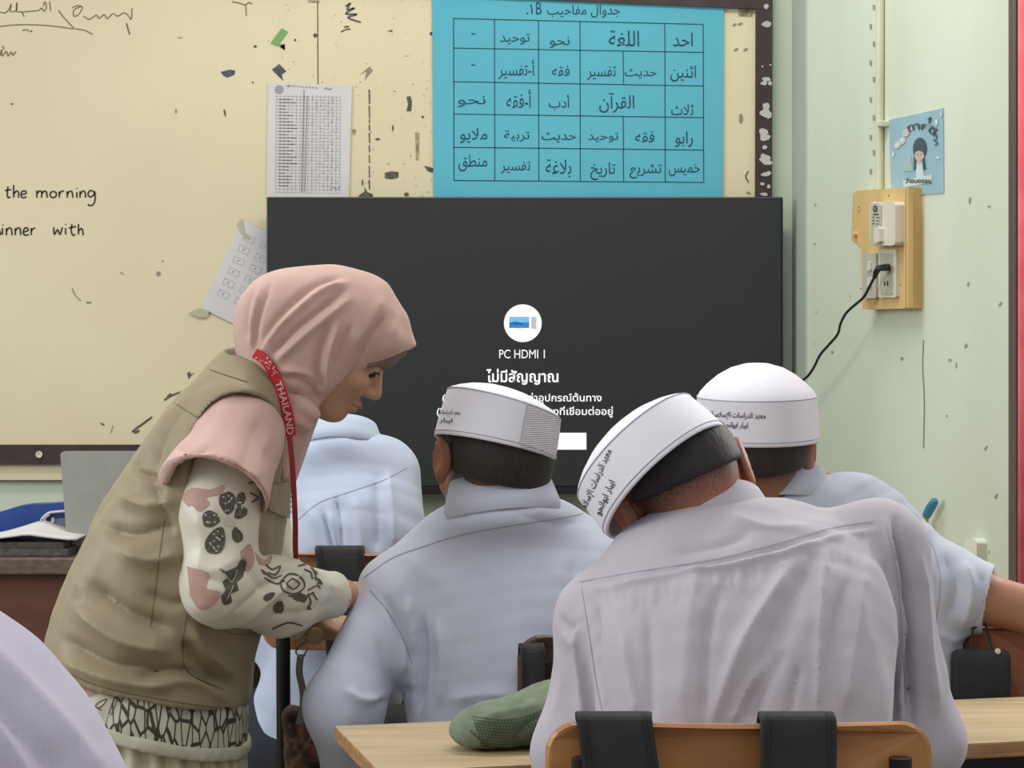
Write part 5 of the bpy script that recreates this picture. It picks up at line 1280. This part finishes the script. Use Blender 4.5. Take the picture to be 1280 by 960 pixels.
# ground tones of the print
fl = Flat(); fl.auto = True
fl.poly(crv([(225,622),(240,610),(262,612),(280,606),(276,618),(258,622),(262,630),(250,640),(240,632),(236,634)],3),1)
fl.poly(crv([(234,708),(250,712),(262,718),(258,735),(275,740),(268,756),(250,762),(238,745)],3),1); fl.poly(crv([(300,690),(312,680),(318,700),(310,715),(302,705)],3),1)
fl.poly(crv([(318,690),(330,700),(340,694),(336,706),(324,706)],3),1)
fl.on('print_blotches', [M_bdark, M_bpink], bl, bb, 0.0006, 6)
fl = Flat(); fl.auto = True
petal(fl,286,646,-95,30,22); petal(fl,278,650,185,24,22); petal(fl,278,656,112,38,25); petal(fl,292,650,-48,20,15); petal(fl,292,656,72,22,14); petal(fl,298,640,-80,24,11)
fl.poly(crv([(274,710),(290,716),(300,700),(308,702),(303,722),(296,728),(298,738),(288,742),(290,752),(280,756),(276,745),(282,738),(278,728),(284,722)],2))
petal(fl,346,740,150,18,9); petal(fl,352,748,110,18,14); petal(fl,362,742,20,16,12); petal(fl,372,740,50,14,10)
fl.on('print_flowers', [M_bdark], bl, bb, 0.0011, 6)
fl = Flat(); rp = random.Random(5)
for (cx, cy, a, L, n_) in [(286,646,-95,30,9),(278,650,185,24,8),(278,656,112,38,14),(298,640,-80,24,7)]:
    for k in range(n_):
        u = (0.25+0.65*rp.random())*L; v = (rp.random()-0.5)*12; c_, s_ = math.cos(math.radians(a)), math.sin(math.radians(a)); fl.disc(cx+u*c_-v*s_, cy+u*s_+v*c_, 1.2, 1.2, 0, 8)
fl.disc(287,652,6,6,0,14)
for l in [[(280,716),(290,728),(296,712)],[(284,748),(292,732)]]: fl.line(l, 1, 0)
fl.on('print_dots', [M_bcream], bl, bb, 0.0016, 6)
fl = Flat(); fl.auto = True
for l in [[(332,706),(340,712),(350,708),(344,718),(334,716)],[(326,712),(340,722),(352,720)],[(330,722),(345,730),(356,726)],[(350,728),(362,718),(376,722),(380,734),(368,742),(354,738),(350,728)],[(358,730),(366,724),(374,730),(366,736),(358,730)],
          [(380,712),(388,716),(390,724)],[(372,708),(384,706),(392,714),(396,726)],[(384,738),(396,732),(400,736)],[(360,744),(376,748),(392,740)],[(384,742),(388,752),(384,762)],[(390,740),(396,750)],[(392,722),(400,726),(396,730)],[(310,604),(322,602),(330,605)],[(312,616),(322,622),(314,628)],[(340,786),(360,778),(378,782)]]:
    fl.line(l, 1.8, 0)
for x, y in [(386,708),(394,716),(400,728),(386,760),(330,716)]: fl.disc(x, y, 3.4, 1.7, 0, 10, 0.8)
fl.on('print_sprigs', [M_bdark], bl, bb, 0.0011, 6)
# hem of the blouse under the vest, its band, and the skirt
f = Field(); f.loft([(P(*p[:3]), p[3]-0.024, p[4]-0.024, lat) for p in tor[1:]], 0.03)
hem0 = [(168,1010,3.45,0.205,0.178),(174,950,3.45,0.20,0.168),(184,880,3.45,0.19,0.155)]
f.loft([(P(*p[:3]), p[3], p[4], lat) for p in hem0], 0.03); f.half(P(215,906,3.45), (-0.29,0,-1), k=0.004)
V, Fc = f.mesh(0.005, 3); V = folds(V, Fc, [([(120,870),(118,920)],8,0.003),([(200,880),(205,940)],10,-0.003)], 0.002, 31, 0.1)
ph = mk('blouse_hem', V, Fc, [M_batik], W, smooth=True); bp2 = bvh_of(V, Fc)
fl = Flat(); fl.poly([(60,835),(146,862),(138,884),(132,906),(100,890)],0); fl.on('leaf_ground', [M_bcream], ph, bp2, 0.0008, 6)
fl = Flat(); fl.auto = True; fl.poly(crv([(86,852),(108,858),(124,866),(108,872),(94,868)],3),1); petal(fl,74,846,30,16,12,0); petal(fl,82,868,55,24,9,0)
fl.on('leaf_blotches', [M_bdark, M_bpink], ph, bp2, 0.0012, 6)
fl = Flat(); fl.auto = True
for l in [[(107,872),(116,882),(128,888)],[(118,884),(124,878),(134,874),(126,884),(118,884)],[(108,880),(104,888),(108,894),(112,886),(108,880)],[(116,886),(120,896),(118,904)],[(146,864),(141,880),(136,892)],[(149,866),(144,882),(139,894)]]: fl.line(l, 1.2, 0)
fl.on('leaf_lines', [M_bdark], ph, bp2, 0.0014, 6)
f = Field(); f.loft([(P(*p[:3]), p[3]+0.004, p[4]+0.004, lat) for p in hem0], 0.03); f.half(P(215,915,3.45), (-0.29,0,-1), k=0.003); f.half(P(215,898,3.45), (0.29,0,1), k=0.003)
V, Fc = f.mesh(0.004, 2); mk('blouse_band', V, Fc, mat('band_cream',(206,202,182),0.5,(190,186,164),60), W, smooth=True)
f = Field(); zz = [(180,925,0.18,0.15),(176,960,0.185,0.158),(170,1100,0.205,0.175),(160,1350,0.22,0.19)]
f.loft([(P(a,b,3.45), c, d, lat) for a, b, c, d in zz]+[(Vector((P(160,1350,3.45).x,3.45,0.05)),0.23,0.20,lat)], 0.03); f.half((0,0,0.055), (0,0,-1))
V, Fc = f.mesh(0.007, 2)
cx_, N_ = P(170,1000,3.45), normals(V, Fc); ang = np.arctan2(V[:,1]-3.45, V[:,0]-cx_.x); V = V+N_*(np.sin(ang*34)*0.006*np.clip((0.72-V[:,2])/0.05,0,1))[:,None]
mk('skirt', V, Fc, M_skirt, W, smooth=True)
for l in legs: shoe(W, l[-1][0], (1,0,0))
# vest
f = Field(); f.loft([(P(*p[:3]), p[3], p[4], lat) for p in tor[:-1]]+[(P(316,497,3.45),0.12,0.075,lat)], 0.03, e=2.2)
f.cone(P(318,480,3.45), P(300,512,3.33), 0.05, 0.042, 0.05); f.cone(P(318,480,3.45), P(300,512,3.57), 0.05, 0.042, 0.05)
f.cone(P(302,548,3.30), P(282,615,3.22), 0.066, 0.078, 0.006, 'sub'); f.cone(P(302,548,3.60), P(300,615,3.66), 0.066, 0.078, 0.006, 'sub')
f.half(P(170,846,3.45), (-0.22,0,-1), k=0.004)
f.cone(P(176,900,3.45), P(172,960,3.45), 0.13, 0.13, 0.004, 'sub')
f.cone(P(350,452,3.44), P(335,520,3.44), 0.082, 0.05, 0.01, 'sub')
V, Fc = f.mesh(0.0045, 3)
V = folds(V, Fc, [([(150,690),(190,700),(230,690)],12,0.0163),([(130,660),(170,668),(215,655)],9,-0.0130),([(150,620),(185,632),(222,625)],10,0.0130),([(190,600),(205,640),(215,670)],8,-0.0097),
  ([(95,760),(150,800),(215,815)],13,0.0195),([(110,730),(160,765),(220,790)],9,-0.0163),([(80,800),(140,830),(210,835)],9,-0.0130),([(75,825),(140,850),(220,862)],9,0.0114),([(170,845),(230,838),(280,860)],6,-0.0163),([(180,858),(240,852),(290,880)],7,0.0097),
  ([(228,800),(250,830),(290,860)],9,-0.0163),([(236,780),(262,820),(300,850)],9,0.0130),([(120,640),(110,700),(95,750)],14,0.0082),([(215,500),(190,560),(170,620)],14,0.0082),([(240,490),(210,540),(195,590)],8,-0.0065),
  ([(180,740),(215,755),(235,750)],8,-0.0097),([(330,650),(335,690),(330,720)],10,0.0065),([(280,760),(300,800),(310,840)],14,0.0065),([(175,575),(170,590),(205,600)],6,-0.0097)], 0.003, 17, 0.13)
ve = mk('vest', V, Fc, M_vest, W, smooth=True); bv_ = bvh_of(V, Fc)
fl = Flat(); fl.auto = True
for l in [[(239,742),(232,780),(228,812),(232,836),(250,850),(280,862)],[(206,650),(200,690),(194,740),(188,785)],[(52,824),(120,856),(200,874),(280,886)],[(212,500),(236,515),(246,522)],[(350,520),(356,560),(352,600)],[(257,770),(290,792),(330,790)],[(262,462),(285,470),(310,478)]]: fl.line(l, 1.1, 0, 8)
fl.on('vest_seams', [M_vestseam], ve, bv_, 0.0008, 8)
fl = Flat(); fl.poly([(334,606),(368,600),(371,652),(366,651),(333,637)]); o = fl.on('pocket_flap', M_vest, ve, bv_, 0.004, 5)
if o: md = o.modifiers.new('thickness','SOLIDIFY'); md.thickness = 0.004; md.offset = 0
# lanyard: ribbon over the scarf and the vest, its strap, its reel and clip
ribbon = crv([(318,441,0),(330,449,0),(341,464,0),(349,482,0),(356,503,0),(361,524,0),(363,545,0)],6)
allv = BVHTree.FromPolygons([tuple(v) for v in np.vstack([Vh_, V, Vt_])], [tuple(int(i) for i in x) for x in np.vstack([Fh_, Fc+len(Vh_), Ft_+len(Vh_)+len(V)])])
ly = root('lanyard', P(340,470,3.33), 'red lanyard with white capital letters round the neck of the woman', 'lanyard')
ly.parent = W; ly.location = P(340,470,3.33)-wloc(W); del ly['label']; del ly['category']
rx_ = np.array([(p[0], p[1]) for p in ribbon]); dd = []
for x, y in rx_:
    dv = (P(x, y, 1.0)-CAM0).normalized(); h = [allv.ray_cast(CAM0, (P(x+k, y+k*0.4, 1.0)-CAM0).normalized())[0] for k in (-5, 0, 5)]; dd.append(min([v.y for v in h if v is not None] or [3.35]))
dd = np.array(dd)
for _ in range(3): dd = np.minimum(dd, np.convolve(np.pad(dd, 2, mode='edge'), np.ones(5)/5, 'valid'))
dd = np.convolve(np.pad(dd, 2, mode='edge'), np.ones(5)/5, 'valid')-0.006
rs_ = np.concatenate([[0], np.cumsum(np.linalg.norm(np.diff(rx_, axis=0), axis=1))])
def on_ribbon(s_, v, off):
    x, y, d = np.interp(s_, rs_, rx_[:, 0]), np.interp(s_, rs_, rx_[:, 1]), np.interp(s_, rs_, dd)
    a, b = max(s_-3, 0), min(s_+3, rs_[-1]); tx, ty = np.interp(b, rs_, rx_[:, 0])-np.interp(a, rs_, rx_[:, 0]), np.interp(b, rs_, rx_[:, 1])-np.interp(a, rs_, rx_[:, 1]); L_ = math.hypot(tx, ty)
    return P(x+ty/L_*v, y-tx/L_*v, d-off)
mb = MB(); n_ = 40; V_ = []
for k in range(n_+1):
    s_ = rs_[-1]*k/n_; V_ += [on_ribbon(s_, -6.7, 0), on_ribbon(s_, 6.7, 0), on_ribbon(s_, 6.7, -0.0015), on_ribbon(s_, -6.7, -0.0015)]
mb.add(V_, [(4*k+a, 4*k+(a+1) % 4, 4*k+4+(a+1) % 4, 4*k+4+a) for k in range(n_) for a in range(4)]+[(0,1,2,3),(4*n_+3,4*n_+2,4*n_+1,4*n_)]); mb.build('ribbon', M_red, ly)
V_, F_, lo, hi = text2d('THAILAND', bold=0.012); s0, s1 = rs_[-1]*0.40, rs_[-1]*0.985
mk('lettering', [on_ribbon(s0+u*(s1-s0), (v-0.5)*8.4, 0.0008) for u, v in (V_-lo)/(hi-lo)], F_, M_redtext, ly)
rp = random.Random(2); V_ = []; F_ = []
for k in range(30):
    s_, v, r_ = rs_[-1]*rp.uniform(0.03,0.33), rp.uniform(-4.5,4.5), 0.9
    F_.append(tuple(range(len(V_), len(V_)+6))); V_ += [on_ribbon(s_+r_*math.cos(a), v+r_*math.sin(a), 0.0008) for a in np.linspace(0, 6.283, 6, endpoint=False)]
mk('ornament', V_, F_, M_redtext, ly)
mb = MB(); strap(mb, [P(*p) for p in crv([(362,545,3.345),(366,590,3.34),(369,650,3.35),(370,700,3.40),(378,760,3.50),(388,782,3.52)],5)], (1,0.3,0), 0.008, 0.0016); mb.build('neck_strap', mat('lanyard_dark_red',(140,30,34),0.7), ly)
MB().cyl(P(394,795,3.52), 0.012, 0.008, (0,-1,0), 24, prof=[(0.0135,0),(0.0135,0.006),(0.009,0.008)]).build('badge_reel', mat('reel_cream',(170,150,112),0.4), ly)
MB().tube([P(*p) for p in crv([(388,800,3.52),(376,806,3.52),(370,815,3.52),(378,822,3.52),(384,812,3.52)],5)], 0.0016, 8).build('ring', mat('ring_steel',(150,148,142),0.3,metal=0.9), ly)
mb = MB(); strap(mb, [P(*p) for p in crv([(376,818,3.52),(374,840,3.52),(378,860,3.52),(379,880,3.52),(374,905,3.52)],5)], (1,0,0), 0.011, 0.0016); mb.build('badge_strap', mat('strap_grey',(128,124,120),0.6), ly)
# brown patterned bag on the floor side of the middle chair row, seen below the hands
t = root('bag', P(384,1060,3.72), 'brown patterned cloth bag hanging below the hands of the woman beside the middle boy', 'bag')
f = Field(); f.ell(P(386,960,3.72), (0.042,0.05,0.075), None, 0.02); f.limb([(P(366,895,3.70),0.02),(P(384,930,3.71),0.04)], 0.02)
V, Fc = f.mesh(0.004, 2); V = folds(V, Fc, [([(370,900),(375,930),(365,955)],4,-0.004),([(395,905),(390,940),(400,958)],5,0.004)], 0.002, 4, 0.05)
mk('bag_body', V, Fc, mat('bag_brown_print',(120,84,62),0.8,(64,44,36),45,2,contrast=(0.45,0.55)), t, smooth=True)
mb = MB(); strap(mb, [P(*p) for p in crv([(372,898,3.71),(388,870,3.70),(396,852,3.69),(405,846,3.68),(402,862,3.68),(392,880,3.69)],5)], (0.3,1,0), 0.016, 0.003); mb.build('bag_handle', mat('bag_handle',(150,140,132),0.7), t)

# ---- the person at the lower left corner, close to the camera
ce = Vector((-0.495,1.50,0)); E_ = root('person', ce, 'person in pale lilac white clothing close to the camera at the lower left corner', 'person')
f = Field(); zv = lambda z, dx=0, dy=0: Vector((ce.x+dx, ce.y+dy, z))
f.loft([(zv(0.5),0.16,0.115,(1,0,0)),(zv(0.75),0.15,0.11,(1,0,0)),(zv(0.95),0.16,0.10,(1,0,0)),(zv(1.03,0,0.02),0.09,0.07,(1,0,0))], 0.03)
hoE = zv(1.22,0,0.06); RE = Rxyz(0,0,10)
for sx in (-1,1):
    f.limb([(zv(0.98,sx*0.16),0.045),(zv(0.72,sx*0.21,0.05),0.038),(zv(0.76,sx*0.1,0.28),0.026)], 0.02); hand_field(f, zv(0.76,sx*0.1,0.28), (-sx*0.4,0.9,-0.02), (0,0,1), 0.88, 0.5, -sx)
    f.limb([(zv(0.55,sx*0.085,0.02),0.078),(zv(0.52,sx*0.1,0.42),0.054),(zv(0.09,sx*0.1,0.45),0.04)], 0.03)
qe = head_field(f, hoE, RE, 0.93, zv(1.02,0,0.02), nr=0.046)
V, Fc = f.mesh(0.005, 2); mk('body', V, Fc, M_skinE, E_, smooth=True); eyes(E_, qe, 0.93)
f = Field(); f.ell(qe(0,-0.012,0.03), (0.086,0.104,0.095), np.array(RE), 0.03); f.cone(qe(0,-0.03,-0.02), zv(1.06,0,0.02), 0.082, 0.11, 0.04)
f.loft([(zv(0.70),0.262,0.16,(1,0,0)),(zv(0.86),0.262,0.16,(1,0,0)),(zv(0.965),0.232,0.145,(1,0,0)),(zv(1.02),0.155,0.13,(1,0,0)),(zv(1.085,0,0.01),0.098,0.10,(1,0,0)),(zv(1.15,0,0.02),0.088,0.088,(1,0,0))], 0.03)
f.ell(qe(0,0.10,-0.035), (0.05,0.06,0.072), np.array(RE), 0.006, 'sub'); f.half(zv(0.74), (0,0,-1))
V, Fc = f.mesh(0.006, 3); V = folds(V, Fc, [([(-60,770),(60,880),(140,980)],18,0.006),([(-80,830),(20,910),(90,990)],16,-0.007),([(-40,860),(0,920),(40,990)],14,0.006),([(-120,900),(-60,940),(-20,990)],14,-0.006)], 0.004, 2, 0.16)
mk('veil', V, Fc, M_shirtE, E_, smooth=True)
g = Field(); g.loft([(zv(0.46),0.175,0.135,(1,0,0)),(zv(0.7),0.165,0.125,(1,0,0)),(zv(0.93),0.17,0.11,(1,0,0))], 0.03)
for sx in (-1,1):
    g.limb([(zv(0.965,sx*0.15),0.055),(zv(0.73,sx*0.205,0.05),0.05)], 0.03); g.cone(zv(0.73,sx*0.205,0.05), zv(0.76,sx*0.11,0.26), 0.05, 0.038, 0.03, cut=True)
V, Fc = g.mesh(0.006, 2); mk('shirt', V, Fc, M_shirtE, E_, smooth=True)
g = Field()
for sx in (-1,1): g.limb([(zv(0.545,sx*0.085,0.02),0.10),(zv(0.52,sx*0.1,0.43),0.075)], 0.06); g.cone(zv(0.52,sx*0.1,0.43), zv(0.12,sx*0.1,0.45), 0.085, 0.10, 0.06, cut=True)
V, Fc = g.mesh(0.008, 2); mk('skirt', V, Fc, M_trouser, E_, smooth=True)
for sx in (-1,1): shoe(E_, zv(0.09,sx*0.1,0.45), (0,1,0))
chairE, _ = chair('school_chair', (ce.x, ce.y+0.02), 0, 0.70, M_chairD, 'wooden chair of the person in lilac white at the lower left corner', w=0.40, hb=0.14)
